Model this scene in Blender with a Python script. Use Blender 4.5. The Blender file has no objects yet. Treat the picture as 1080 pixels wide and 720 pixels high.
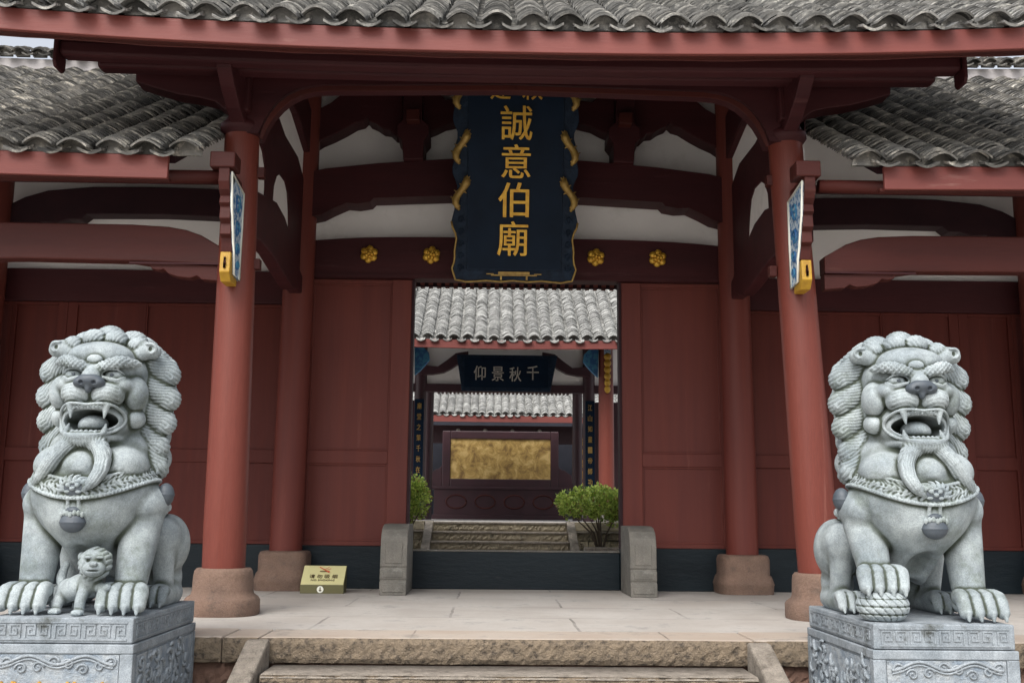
import bpy, math, random
import numpy as np
from mathutils import Vector, Matrix

random.seed(7)
SC = bpy.context.scene
COL = SC.collection

# ------------------------------------------------------------------ camera
FPX = 1100.0
PITCH = math.atan(183 / FPX); YAW = -math.atan(20 / FPX); ROLL = math.radians(.55)
CAM = Vector((0, 0, .8))
_F = Vector((-math.sin(YAW) * math.cos(PITCH), math.cos(YAW) * math.cos(PITCH), math.sin(PITCH)))
_R0 = Vector((math.cos(YAW), math.sin(YAW), 0)); _U0 = _R0.cross(_F)
_R = math.cos(ROLL) * _R0 + math.sin(ROLL) * _U0
_U = -math.sin(ROLL) * _R0 + math.cos(ROLL) * _U0
cd = bpy.data.cameras.new("camera"); cam = bpy.data.objects.new("camera", cd); COL.objects.link(cam)
cd.sensor_width = 36; cd.lens = FPX / 1080 * 36; cd.clip_start = .1; cd.clip_end = 2000
mw = Matrix.Identity(4)
for i in range(3):
    mw[i][0] = _R[i]; mw[i][1] = _U[i]; mw[i][2] = -_F[i]; mw[i][3] = CAM[i]
cam.matrix_world = mw
SC.camera = cam

def at(x, y, Y):
    """metres (X, Z) on the upright plane at distance Y of a measured point"""
    d = _F + (x - 540) / FPX * _R + (360 - y) / FPX * _U
    p = CAM + d * (Y / d[1])
    return p[0], p[2]

# ------------------------------------------------------------------ light
SUN_EL, SUN_AZ = 50, 202            # azimuth clockwise from +Y; 180 = from behind the camera
W = bpy.data.worlds.new("World"); SC.world = W; W.use_nodes = True
nt = W.node_tree; bg = nt.nodes["Background"]
sky = nt.nodes.new("ShaderNodeTexSky"); sky.sky_type = 'NISHITA'; sky.sun_disc = False
sky.sun_elevation = math.radians(SUN_EL); sky.sun_rotation = math.radians(SUN_AZ)
sky.air_density = 1.0; sky.dust_density = 4.0; sky.ozone_density = 1.0
hs = nt.nodes.new("ShaderNodeHueSaturation"); hs.inputs['Saturation'].default_value = .30
nt.links.new(sky.outputs[0], hs.inputs['Color']); nt.links.new(hs.outputs[0], bg.inputs['Color'])
bg.inputs['Strength'].default_value = .15
sd = bpy.data.lights.new("sun", 'SUN'); sun = bpy.data.objects.new("sun", sd); COL.objects.link(sun)
sd.energy = 1.5; sd.angle = math.radians(40); sd.color = (1, .965, .92)
az, el = math.radians(SUN_AZ), math.radians(SUN_EL)
sdir = Vector((math.sin(az) * math.cos(el), math.cos(az) * math.cos(el), math.sin(el)))
sun.rotation_euler = sdir.to_track_quat('Z', 'Y').to_euler()
sun.location = sdir * 40
SC.view_settings.view_transform = 'Standard'; SC.view_settings.look = 'None'
SC.view_settings.gamma = 1; SC.view_settings.exposure = .80
SC.view_settings.use_curve_mapping = False
SC.cycles.max_bounces = 8; SC.cycles.diffuse_bounces = 5

# ------------------------------------------------------------------ materials
def new_mat(name):
    m = bpy.data.materials.new(name); m.use_nodes = True
    return m, m.node_tree, m.node_tree.nodes['Principled BSDF']

def pbr(name, c1, c2=None, scale=3, rough=.6, bump=0, bscale=30, metal=0, c3=None, s3=1.2, t3=(.55, .7),
        stretch=(1, 1, 1), island=0, spec=.5, bdist=.01, mix=(.35, .65), rvar=0, edge=None, speck=0):
    m, t, b = new_mat(name); N = t.nodes; L = t.links
    b.inputs['Metallic'].default_value = metal; b.inputs['Roughness'].default_value = rough
    b.inputs['Specular IOR Level'].default_value = spec
    tc = N.new('ShaderNodeTexCoord'); mp = N.new('ShaderNodeMapping'); mp.inputs['Scale'].default_value = stretch
    L.new(tc.outputs['Object'], mp.inputs[0]); V = mp.outputs[0]
    def noise(s, det=6, r=.6):
        n = N.new('ShaderNodeTexNoise'); n.inputs['Scale'].default_value = s; n.inputs['Detail'].default_value = det
        n.inputs['Roughness'].default_value = r; L.new(V, n.inputs['Vector']); return n.outputs['Fac']
    def ramp(f, a, bb):
        r = N.new('ShaderNodeMapRange'); r.inputs[1].default_value = a; r.inputs[2].default_value = bb
        L.new(f, r.inputs[0]); return r.outputs[0]
    def mixc(f, A, B):
        x = N.new('ShaderNodeMix'); x.data_type = 'RGBA'; L.new(f, x.inputs[0])
        for s, v in ((x.inputs[6], A), (x.inputs[7], B)):
            if isinstance(v, tuple): s.default_value = (*v, 1)
            else: L.new(v, s)
        return x.outputs[2]
    c2 = c2 or c1
    col = mixc(ramp(noise(scale), *mix), c1, c2)
    if c3: col = mixc(ramp(noise(s3, 8, .7), *t3), col, c3)
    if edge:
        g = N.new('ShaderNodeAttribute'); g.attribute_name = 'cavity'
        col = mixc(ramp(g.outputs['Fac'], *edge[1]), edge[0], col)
    if speck:
        h = N.new('ShaderNodeHueSaturation'); mr = N.new('ShaderNodeMapRange'); mr.inputs[1].default_value = .36; mr.inputs[2].default_value = .64
        mr.inputs[3].default_value = 1 - speck; mr.inputs[4].default_value = 1 + speck * .6; L.new(noise(150, 3, .8), mr.inputs[0])
        mr2 = N.new('ShaderNodeMapRange'); mr2.inputs[1].default_value = .35; mr2.inputs[2].default_value = .65
        mr2.inputs[3].default_value = 1 - speck * .8; mr2.inputs[4].default_value = 1 + speck * .6; L.new(noise(14, 8, .75), mr2.inputs[0])
        mu = N.new('ShaderNodeMath'); mu.operation = 'MULTIPLY'; L.new(mr.outputs[0], mu.inputs[0]); L.new(mr2.outputs[0], mu.inputs[1])
        L.new(mu.outputs[0], h.inputs['Value']); L.new(col, h.inputs['Color']); col = h.outputs[0]
    if island:
        g = N.new('ShaderNodeNewGeometry'); h = N.new('ShaderNodeHueSaturation')
        L.new(ramp_out(N, L, g.outputs['Random Per Island'], 1 - island, 1 + island), h.inputs['Value'])
        L.new(col, h.inputs['Color']); col = h.outputs[0]
    L.new(col, b.inputs['Base Color'])
    if rvar:
        r = N.new('ShaderNodeMapRange'); r.inputs[3].default_value = rough - rvar; r.inputs[4].default_value = rough + rvar
        L.new(noise(scale * 2.3), r.inputs[0]); L.new(r.outputs[0], b.inputs['Roughness'])
    if bump:
        bp = N.new('ShaderNodeBump'); bp.inputs['Strength'].default_value = bump; bp.inputs['Distance'].default_value = bdist
        L.new(noise(bscale, 8, .65), bp.inputs['Height']); L.new(bp.outputs[0], b.inputs['Normal'])
    return m

def ramp_out(N, L, f, a, b):
    r = N.new('ShaderNodeMapRange'); r.inputs[3].default_value = a; r.inputs[4].default_value = b
    L.new(f, r.inputs[0]); return r.outputs[0]

M = {}
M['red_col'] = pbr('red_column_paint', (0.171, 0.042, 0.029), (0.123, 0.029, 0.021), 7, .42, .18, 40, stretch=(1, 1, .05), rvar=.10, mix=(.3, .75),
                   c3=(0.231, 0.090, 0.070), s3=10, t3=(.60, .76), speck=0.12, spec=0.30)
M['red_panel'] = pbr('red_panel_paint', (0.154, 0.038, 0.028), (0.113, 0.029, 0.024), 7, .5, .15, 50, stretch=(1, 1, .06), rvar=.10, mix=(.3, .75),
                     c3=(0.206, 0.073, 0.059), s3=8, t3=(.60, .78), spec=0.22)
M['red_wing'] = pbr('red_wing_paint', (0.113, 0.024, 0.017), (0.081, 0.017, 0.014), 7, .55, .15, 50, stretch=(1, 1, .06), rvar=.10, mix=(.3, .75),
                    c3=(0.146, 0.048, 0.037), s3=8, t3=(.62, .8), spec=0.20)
M['red_eave'] = pbr('red_eave_paint', (0.182, 0.051, 0.042), (0.140, 0.039, 0.034), 5, .5, .2, 40, stretch=(.12, 1, 1), mix=(.3, .7),
                    c3=(0.241, 0.122, 0.103), s3=9, t3=(.60, .78), spec=0.25)
M['timber'] = pbr('dark_red_timber', (0.060, 0.015, 0.017), (0.039, 0.011, 0.013), 5, .55, .25, 40, stretch=(.12, 1, 1), mix=(.3, .7),
                  c3=(0.103, 0.042, 0.042), s3=9, t3=(.62, .8), spec=0.20)  # dark from duller timber, plus roof shade put into the colour
M['timber2'] = pbr('deep_shaded_timber', (0.032, 0.011, 0.014), (0.022, 0.008, 0.011), 2.5, .6, .2, 40, spec=0.20)  # near-black copy of the timber: deep shade is put into its colour
M['timber3'] = pbr('wing_beam_timber', (0.077, 0.018, 0.014), (0.050, 0.013, 0.011), 5, .5, .25, 40, stretch=(.12, 1, 1), mix=(.3, .7),
                   c3=(0.117, 0.045, 0.035), s3=9, t3=(.62, .8), spec=0.20)
M['plaster'] = pbr('grey_white_plaster', (.90, .88, .86), (.84, .82, .80), 1.2, .85, .25, 20, c3=(.70, .68, .65), s3=2.5, t3=(.55, .8))
M['navy'] = pbr('charcoal_base_paint', (0.003, 0.008, 0.012), (0.007, 0.014, 0.019), 4, .5, .5, 25, spec=.25, stretch=(.3, 1, 1), rvar=.14,
                c3=(0.050, 0.049, 0.052), s3=9, t3=(.66, .82))
M['gold'] = pbr('gold_leaf', (.72, .44, .06), (.58, .30, .035), 20, .35, .3, 60, metal=.45)
M['gold_old'] = pbr('old_gilding', (.42, .28, .075), (.30, .18, .05), 20, .45, .3, 60, metal=.35)
M['yellow'] = pbr('yellow_painted_carving', (0.468, 0.272, 0.017), (0.357, 0.187, 0.013), 18, .5, .2, 60)
M['plaque'] = pbr('blue_black_lacquer', (0.002, 0.009, 0.022), (0.004, 0.014, 0.033), 3, .5, .1, 40, spec=.15)
M['plaque_frame'] = pbr('dark_carved_frame', (.005, .012, .026), (.012, .026, .05), 14, .55, .8, 30, spec=.2)
M['darkwood'] = pbr('purple_brown_wood', (.045, .014, .020), (.032, .011, .016), 3, .5, .2, 40)
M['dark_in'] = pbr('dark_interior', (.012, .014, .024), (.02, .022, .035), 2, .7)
M['blue'] = pbr('blue_white_painted_carving', (.03, .14, .32), (.48, .56, .62), 26, .6, .5, 50, mix=(.46, .54))
M['bluedk'] = pbr('deep_blue_painted_carving', (.02, .10, .26), (.05, .22, .36), 14, .5, .5, 40, mix=(.45, .55))
M['tile'] = pbr('clay_roof_tile', (.155, .152, .145), (.26, .25, .235), 5, .85, .5, 60, c3=(.42, .41, .38), s3=9, t3=(.56, .72),
                island=.5)
M['tile_near'] = pbr('weathered_roof_tile', (0.095, 0.094, 0.090), (0.213, 0.203, 0.184), 5, .9, .6, 60, c3=(0.448, 0.421, 0.367), s3=10, t3=(.52, .66),
                     island=.6)
M['tile_main'] = pbr('eave_roof_tile', (0.110, 0.111, 0.108), (0.226, 0.220, 0.208), 6, .9, .6, 60, c3=(0.440, 0.428, 0.393), s3=10, t3=(.50, .66),
                     island=.55)
M['tile_far'] = pbr('pale_roof_tile', (0.176, 0.176, 0.167), (0.282, 0.282, 0.268), 6, .85, .5, 60, c3=(0.405, 0.405, 0.387), s3=9, t3=(.52, .66),
                    island=.3)
M['ridge'] = pbr('lime_ridge', (.5, .47, .47), (.38, .36, .36), 5, .9, .3, 30)
M['sandstone'] = pbr('brown_sandstone', (.215, .135, .098), (.15, .097, .073), 7, .9, .9, 40, c3=(.10, .072, .056), s3=6, t3=(.55, .72), bdist=.015, speck=0.28)
M['greystone'] = pbr('grey_carved_stone', (.20, .185, .16), (.125, .12, .105), 7, .8, .7, 50, c3=(.31, .295, .265), s3=6, t3=(.55, .75), speck=0.28)
M['roughstone'] = pbr('rough_tan_granite', (.27, .21, .145), (.165, .13, .095), 22, .95, 1.0, 70, c3=(.065, .052, .040), s3=22, t3=(.53, .66),
                      bdist=.03)
M['cheek'] = pbr('worn_beige_granite', (0.306, 0.268, 0.225), (0.221, 0.191, 0.157), 9, .9, .9, 50, c3=(0.111, 0.093, 0.076), s3=9, t3=(.56, .72), bdist=.02, speck=0.28)
M['redrock'] = pbr('reddish_block_stone', (.20, .115, .085), (.13, .08, .06), 5, .95, .8, 24, c3=(.06, .045, .035), s3=5, t3=(.56, .7), bdist=.02)
M['wallstone'] = pbr('court_rubble_stone', (.36, .31, .22), (.22, .19, .14), 5, .95, .8, 24, c3=(.08, .08, .06), s3=5, t3=(.58, .7), bdist=.02)
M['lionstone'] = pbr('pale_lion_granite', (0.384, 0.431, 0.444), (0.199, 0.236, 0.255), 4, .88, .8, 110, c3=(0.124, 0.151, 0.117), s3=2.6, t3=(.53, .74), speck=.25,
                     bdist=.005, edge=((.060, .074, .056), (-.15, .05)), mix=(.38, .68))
M['liondark'] = pbr('dark_polished_granite', (.075, .09, .105), (.05, .062, .078), 6, .55, .3, 90, bdist=.005)
M['pedestal'] = pbr('pedestal_granite', (0.297, 0.329, 0.356), (0.207, 0.239, 0.266), 5, .85, .5, 80, c3=(0.063, 0.068, 0.059), s3=4.2, t3=(.58, .72),
                    bdist=.006, speck=0.28)
M['pedestal_field'] = pbr('pedestal_carved_field', (.20, .245, .295), (.36, .39, .41), 11, .85, 1.0, 30, c3=(.15, .17, .18), s3=9, t3=(.56, .68), bdist=.02)
M['sign'] = pbr('sign_face', (.62, .58, .30), (.57, .53, .27), 3, .35, spec=.6)
M['sign_side'] = pbr('sign_side', (.11, .10, .04), None, 3, .4)
M['sign_ink'] = pbr('sign_ink', (.10, .075, .035), None, 3, .5)
M['sign_red'] = pbr('sign_red', (.50, .05, .02), None, 3, .5)
M['sign_white'] = pbr('sign_white', (.8, .8, .7), None, 3, .5)
M['soil'] = pbr('soil', (.06, .045, .03), (.09, .07, .045), 8, .95, .5, 30)
M['bark'] = pbr('bark', (.09, .065, .045), (.06, .045, .03), 12, .9, .6, 30)
M['silvertext'] = pbr('pale_lettering', (.48, .46, .42), (.38, .36, .32), 10, .5)

def slab_mat(name, c1, c2, c3, w, h, off=0.0, mortar=.004, bscale=22, stain=(.14, .13, .12)):
    m, t, b = new_mat(name); N = t.nodes; L = t.links
    tc = N.new('ShaderNodeTexCoord')
    br = N.new('ShaderNodeTexBrick'); br.inputs['Scale'].default_value = 1
    br.inputs['Brick Width'].default_value = w; br.inputs['Row Height'].default_value = h
    br.inputs['Mortar Size'].default_value = mortar; br.inputs['Mortar Smooth'].default_value = .3; br.offset = .5
    br.inputs['Color1'].default_value = (*c1, 1); br.inputs['Color2'].default_value = (*c2, 1)
    br.inputs['Mortar'].default_value = (*[v * .45 for v in c1], 1)
    mp = N.new('ShaderNodeMapping'); mp.inputs['Location'].default_value = (off, .05, 0)
    L.new(tc.outputs['Object'], mp.inputs[0])
    n0 = N.new('ShaderNodeTexNoise'); n0.inputs['Scale'].default_value = 3; L.new(tc.outputs['Object'], n0.inputs['Vector'])
    va = N.new('ShaderNodeVectorMath'); va.operation = 'MULTIPLY_ADD'; va.inputs[1].default_value = (.03, .03, 0)
    L.new(n0.outputs['Color'], va.inputs[0]); L.new(mp.outputs[0], va.inputs[2]); L.new(va.outputs[0], br.inputs['Vector'])
    def nz(s, a, bb, det=8, r=.65):
        n = N.new('ShaderNodeTexNoise'); n.inputs['Scale'].default_value = s; n.inputs['Detail'].default_value = det
        n.inputs['Roughness'].default_value = r
        L.new(tc.outputs['Object'], n.inputs['Vector']); r_ = N.new('ShaderNodeMapRange')
        r_.inputs[1].default_value = a; r_.inputs[2].default_value = bb; L.new(n.outputs['Fac'], r_.inputs[0]); return r_.outputs[0], n.outputs['Fac']
    def mix(f, A, B, fac=1):
        x = N.new('ShaderNodeMix'); x.data_type = 'RGBA'
        mu = N.new('ShaderNodeMath'); mu.operation = 'MULTIPLY'; mu.inputs[1].default_value = fac; L.new(f, mu.inputs[0]); L.new(mu.outputs[0], x.inputs[0])
        for s, v in ((x.inputs[6], A), (x.inputs[7], B)):
            if isinstance(v, tuple): s.default_value = (*v, 1)
            else: L.new(v, s)
        return x.outputs[2]
    f1, _ = nz(1.3, .42, .60); f2, _ = nz(2.6, .54, .70, 10, .75); f3, raw = nz(bscale, .3, .7)
    col = mix(f1, br.outputs['Color'], c3, .75); col = mix(f2, col, stain, .8)
    f4, _ = nz(30, .55, .75); col = mix(f4, col, tuple(v * .55 for v in c1), .35)
    L.new(col, b.inputs['Base Color']); b.inputs['Roughness'].default_value = .72
    bp = N.new('ShaderNodeBump'); bp.inputs['Strength'].default_value = .5; bp.inputs['Distance'].default_value = .008
    ad = N.new('ShaderNodeMath'); ad.operation = 'SUBTRACT'; L.new(raw, ad.inputs[0]); L.new(br.outputs['Fac'], ad.inputs[1])
    L.new(ad.outputs[0], bp.inputs['Height']); L.new(bp.outputs[0], b.inputs['Normal'])
    return m
M['terrace'] = slab_mat('terrace_slabs', (0.416, 0.381, 0.344), (0.318, 0.295, 0.271), (0.469, 0.445, 0.413), 1.9, .95, .3, mortar=.012, stain=(0.151, 0.146, 0.139))
M['edge_slab'] = slab_mat('terrace_edge_slabs', (0.386, 0.318, 0.260), (0.325, 0.272, 0.224), (0.432, 0.378, 0.325), 1.7, 5, .5, mortar=.008)
M['ground'] = slab_mat('ground_slabs', (.36, .33, .29), (.30, .28, .25), (.40, .37, .33), 1.0, .5)
M['court'] = slab_mat('court_slabs', (.42, .40, .37), (.36, .34, .32), (.46, .44, .41), .9, .6)

def leaf_mat():
    m, t, b = new_mat('bush_leaf'); N = t.nodes; L = t.links
    g = N.new('ShaderNodeNewGeometry'); r = N.new('ShaderNodeValToRGB')
    r.color_ramp.elements[0].color = (.20, .13, .05, 1); r.color_ramp.elements[1].color = (.52, .62, .13, 1)
    x_ = r.color_ramp.elements.new(.06); x_.color = (.24, .17, .05, 1); x_ = r.color_ramp.elements.new(.12); x_.color = (.14, .24, .035, 1)
    L.new(g.outputs['Random Per Island'], r.inputs[0]); L.new(r.outputs[0], b.inputs['Base Color'])
    b.inputs['Roughness'].default_value = .5
    tr = N.new('ShaderNodeBsdfTranslucent'); L.new(r.outputs[0], tr.inputs[0])
    mx = N.new('ShaderNodeMixShader'); mx.inputs[0].default_value = .3
    L.new(b.outputs[0], mx.inputs[1]); L.new(tr.outputs[0], mx.inputs[2]); L.new(mx.outputs[0], N['Material Output'].inputs[0])
    return m
M['leaf'] = leaf_mat()

def relief_mat():
    m, t, b = new_mat('gilded_landscape_relief'); N = t.nodes; L = t.links
    tc = N.new('ShaderNodeTexCoord'); n = N.new('ShaderNodeTexNoise'); n.inputs['Scale'].default_value = 3.6
    n.inputs['Detail'].default_value = 9; n.inputs['Roughness'].default_value = .7; n.inputs['Distortion'].default_value = .5
    L.new(tc.outputs['Object'], n.inputs['Vector'])
    r = N.new('ShaderNodeValToRGB'); e = r.color_ramp.elements
    e[0].position = .38; e[0].color = (.22, .13, .045, 1); e[1].position = .62; e[1].color = (.66, .47, .19, 1)
    x = r.color_ramp.elements.new(.5); x.color = (.46, .30, .09, 1)
    L.new(n.outputs['Fac'], r.inputs[0]); L.new(r.outputs[0], b.inputs['Base Color'])
    b.inputs['Roughness'].default_value = .5; b.inputs['Metallic'].default_value = .2
    bp = N.new('ShaderNodeBump'); bp.inputs['Strength'].default_value = .7; bp.inputs['Distance'].default_value = .03
    L.new(n.outputs['Fac'], bp.inputs['Height']); L.new(bp.outputs[0], b.inputs['Normal'])
    return m
M['relief'] = relief_mat()

# ------------------------------------------------------------------ helpers
def link(o, parent=None):
    COL.objects.link(o)
    if parent is not None: o.parent = parent
    return o

def empty(name, loc, label=None, cat=None, group=None, kind=None, rot=(0, 0, 0)):
    o = bpy.data.objects.new(name, None); o.empty_display_size = .2; link(o)
    o.location = loc; o.rotation_euler = rot
    return tag(o, label, cat, group, kind)

def tag(o, label=None, cat=None, group=None, kind=None):
    if label: o['label'] = label
    if cat: o['category'] = cat
    if group: o['group'] = group
    if kind: o['kind'] = kind
    return o

class MB:
    """collects shapes in world metres; build() links ONE mesh object, moved into its parent's frame"""
    def __init__(s): s.v = []; s.f = []; s.sm = []
    def add(s, vs, fs, smooth=False):
        n = len(s.v); s.v += [tuple(v) for v in vs]; s.f += [tuple(i + n for i in f) for f in fs]; s.sm += [smooth] * len(fs)
        return s
    def box(s, x0, x1, y0, y1, z0, z1):
        v = [(x, y, z) for z in (z0, z1) for y in (y0, y1) for x in (x0, x1)]
        return s.add(v, [(0, 2, 3, 1), (4, 5, 7, 6), (0, 1, 5, 4), (2, 6, 7, 3), (0, 4, 6, 2), (1, 3, 7, 5)])
    def prism(s, pts, axis, a, b):
        """pts 2-D; axis 'Y': pts=(x,z); 'X': pts=(y,z); 'Z': pts=(x,y)"""
        n = len(pts)
        area = sum(pts[i][0] * pts[(i + 1) % n][1] - pts[(i + 1) % n][0] * pts[i][1] for i in range(n))
        if area < 0: pts = pts[::-1]
        mk = {'Y': lambda p, t: (p[0], t, p[1]), 'X': lambda p, t: (t, p[0], p[1]), 'Z': lambda p, t: (p[0], p[1], t)}[axis]
        a, b = min(a, b), max(a, b)
        v = [mk(p, a) for p in pts] + [mk(p, b) for p in pts]
        f = [tuple(range(n)), tuple(range(2 * n - 1, n - 1, -1))] + [(i, i + n, (i + 1) % n + n, (i + 1) % n) for i in range(n)]
        if axis != 'Y': f = [t[::-1] for t in f]
        return s.add(v, f)
    def lathe(s, cx, cy, prof, n=32, sq=2.0, lean=(0, 0), smooth=True):
        """prof list of (r,z); sq superellipse exponent"""
        vs = []; fs = []
        for r, z in prof:
            for k in range(n):
                a = 2 * math.pi * k / n; c, d = math.cos(a), math.sin(a)
                q = (abs(c) ** sq + abs(d) ** sq) ** (-1 / sq)
                vs.append((cx + r * q * c + lean[0] * z, cy + r * q * d + lean[1] * z, z))
        m = len(prof)
        for j in range(m - 1):
            for k in range(n):
                k2 = (k + 1) % n; fs.append((j * n + k, j * n + k2, (j + 1) * n + k2, (j + 1) * n + k))
        s.add(vs, fs, smooth)
        s.add([vs[k] for k in range(n)][::-1], [tuple(range(n))]); s.add(vs[-n:], [tuple(range(n))])
        return s
    def tube(s, pts, r, n=8, flat=1.0, smooth=True):
        pts = [Vector(p) for p in pts]; m = len(pts)
        rs = r if isinstance(r, (list, tuple)) else [r] * m
        vs = []; up = None
        for i, p in enumerate(pts):
            t = (pts[min(i + 1, m - 1)] - pts[max(i - 1, 0)]).normalized()
            if up is None: up = Vector((0, -1, 0)) if abs(t.y) < .9 else Vector((0, 0, 1))
            a = t.cross(up).normalized(); b = a.cross(t).normalized(); up = b
            for k in range(n):
                th = 2 * math.pi * k / n
                vs.append(p + a * math.cos(th) * rs[i] + b * math.sin(th) * rs[i] * flat)
        fs = [(i * n + k, i * n + (k + 1) % n, (i + 1) * n + (k + 1) % n, (i + 1) * n + k) for i in range(m - 1) for k in range(n)]
        fs += [tuple(range(n))[::-1], tuple((m - 1) * n + k for k in range(n))]
        return s.add(vs, fs, smooth)
    def ball(s, c, r, nu=14, nv=9):
        r = r if isinstance(r, tuple) else (r, r, r)
        vs = [(c[0], c[1], c[2] - r[2])]
        for j in range(1, nv):
            ph = -math.pi / 2 + math.pi * j / nv
            for k in range(nu):
                a = 2 * math.pi * k / nu
                vs.append((c[0] + r[0] * math.cos(ph) * math.cos(a), c[1] + r[1] * math.cos(ph) * math.sin(a), c[2] + r[2] * math.sin(ph)))
        vs.append((c[0], c[1], c[2] + r[2])); T = len(vs) - 1
        fs = [(0, 1 + (k + 1) % nu, 1 + k) for k in range(nu)]
        for j in range(nv - 2):
            for k in range(nu):
                a = 1 + j * nu; fs.append((a + k, a + (k + 1) % nu, a + nu + (k + 1) % nu, a + nu + k))
        a = 1 + (nv - 2) * nu
        fs += [(a + k, a + (k + 1) % nu, T) for k in range(nu)]
        return s.add(vs, fs, True)
    def build(s, name, mat, parent=None, bevel=0, seg=2, local=False):
        me = bpy.data.meshes.new(name)
        vs = s.v
        if parent is not None and not local:
            inv = pw(parent).inverted()
            vs = [tuple(inv @ Vector(v)) for v in vs]
        me.from_pydata(vs, [], s.f); me.polygons.foreach_set('use_smooth', s.sm); me.update()
        me.materials.append(M[mat] if isinstance(mat, str) else mat)
        o = bpy.data.objects.new(name, me); link(o, parent)
        if bevel:
            b = o.modifiers.new('bevel', 'BEVEL'); b.width = bevel; b.segments = seg; b.limit_method = 'ANGLE'; b.angle_limit = .7
            b.harden_normals = False
        return o

def pw(o):
    m = Matrix.LocRotScale(o.location, o.rotation_euler, o.scale)
    return (pw(o.parent) @ m) if o.parent is not None else m

def copy_tree(o, parent=None):
    c = o.copy(); COL.objects.link(c); c.parent = parent
    for ch in [k for k in bpy.data.objects if k.parent == o]: copy_tree(ch, c)
    return c

def glyphs(body, w, h, depth=.01, bold=.0):
    """outlined lettering centred on 0,0 in its own XY plane scaled to w x h; returns verts, faces"""
    c = bpy.data.curves.new('g', 'FONT'); c.body = body; c.extrude = .02; c.resolution_u = 3
    o = bpy.data.objects.new('g', c); COL.objects.link(o)
    me = bpy.data.meshes.new_from_object(o.evaluated_get(bpy.context.evaluated_depsgraph_get()))
    V = np.array([v.co[:] for v in me.vertices]); F = [tuple(p.vertices) for p in me.polygons]
    if bold:                                   # heavier strokes
        n = len(V); k = [(-1, .3, 0), (1, -.3, .001), (0, 0, .002)]
        V = np.concatenate([V + np.array([a * bold, b * bold, c]) for a, b, c in k]); F = [tuple(i + n * q for i in f) for q in range(3) for f in F]
    bpy.data.objects.remove(o); bpy.data.curves.remove(c); bpy.data.meshes.remove(me)
    lo, hi = V.min(0), V.max(0)
    V = (V - (lo + hi) / 2) / (hi - lo) * np.array([w, h if h else w / (hi[0] - lo[0]) * (hi[1] - lo[1]), depth])
    return V, F

def lettering(name, body, mat, parent, origin, ux, uy, w, h, depth=.012, bold=.0, world=True):
    V, F = glyphs(body, w, h, depth, bold); ux, uy = Vector(ux), Vector(uy); un = ux.cross(uy)
    origin = Vector(origin)
    mb = MB(); mb.add([origin + ux * a + uy * b + un * c for a, b, c in V.tolist()], F)
    return mb.build(name, mat, parent, local=not world)

X0 = .26   # the axis of the whole compound
def rx(u, s): return X0 + s * u

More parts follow.
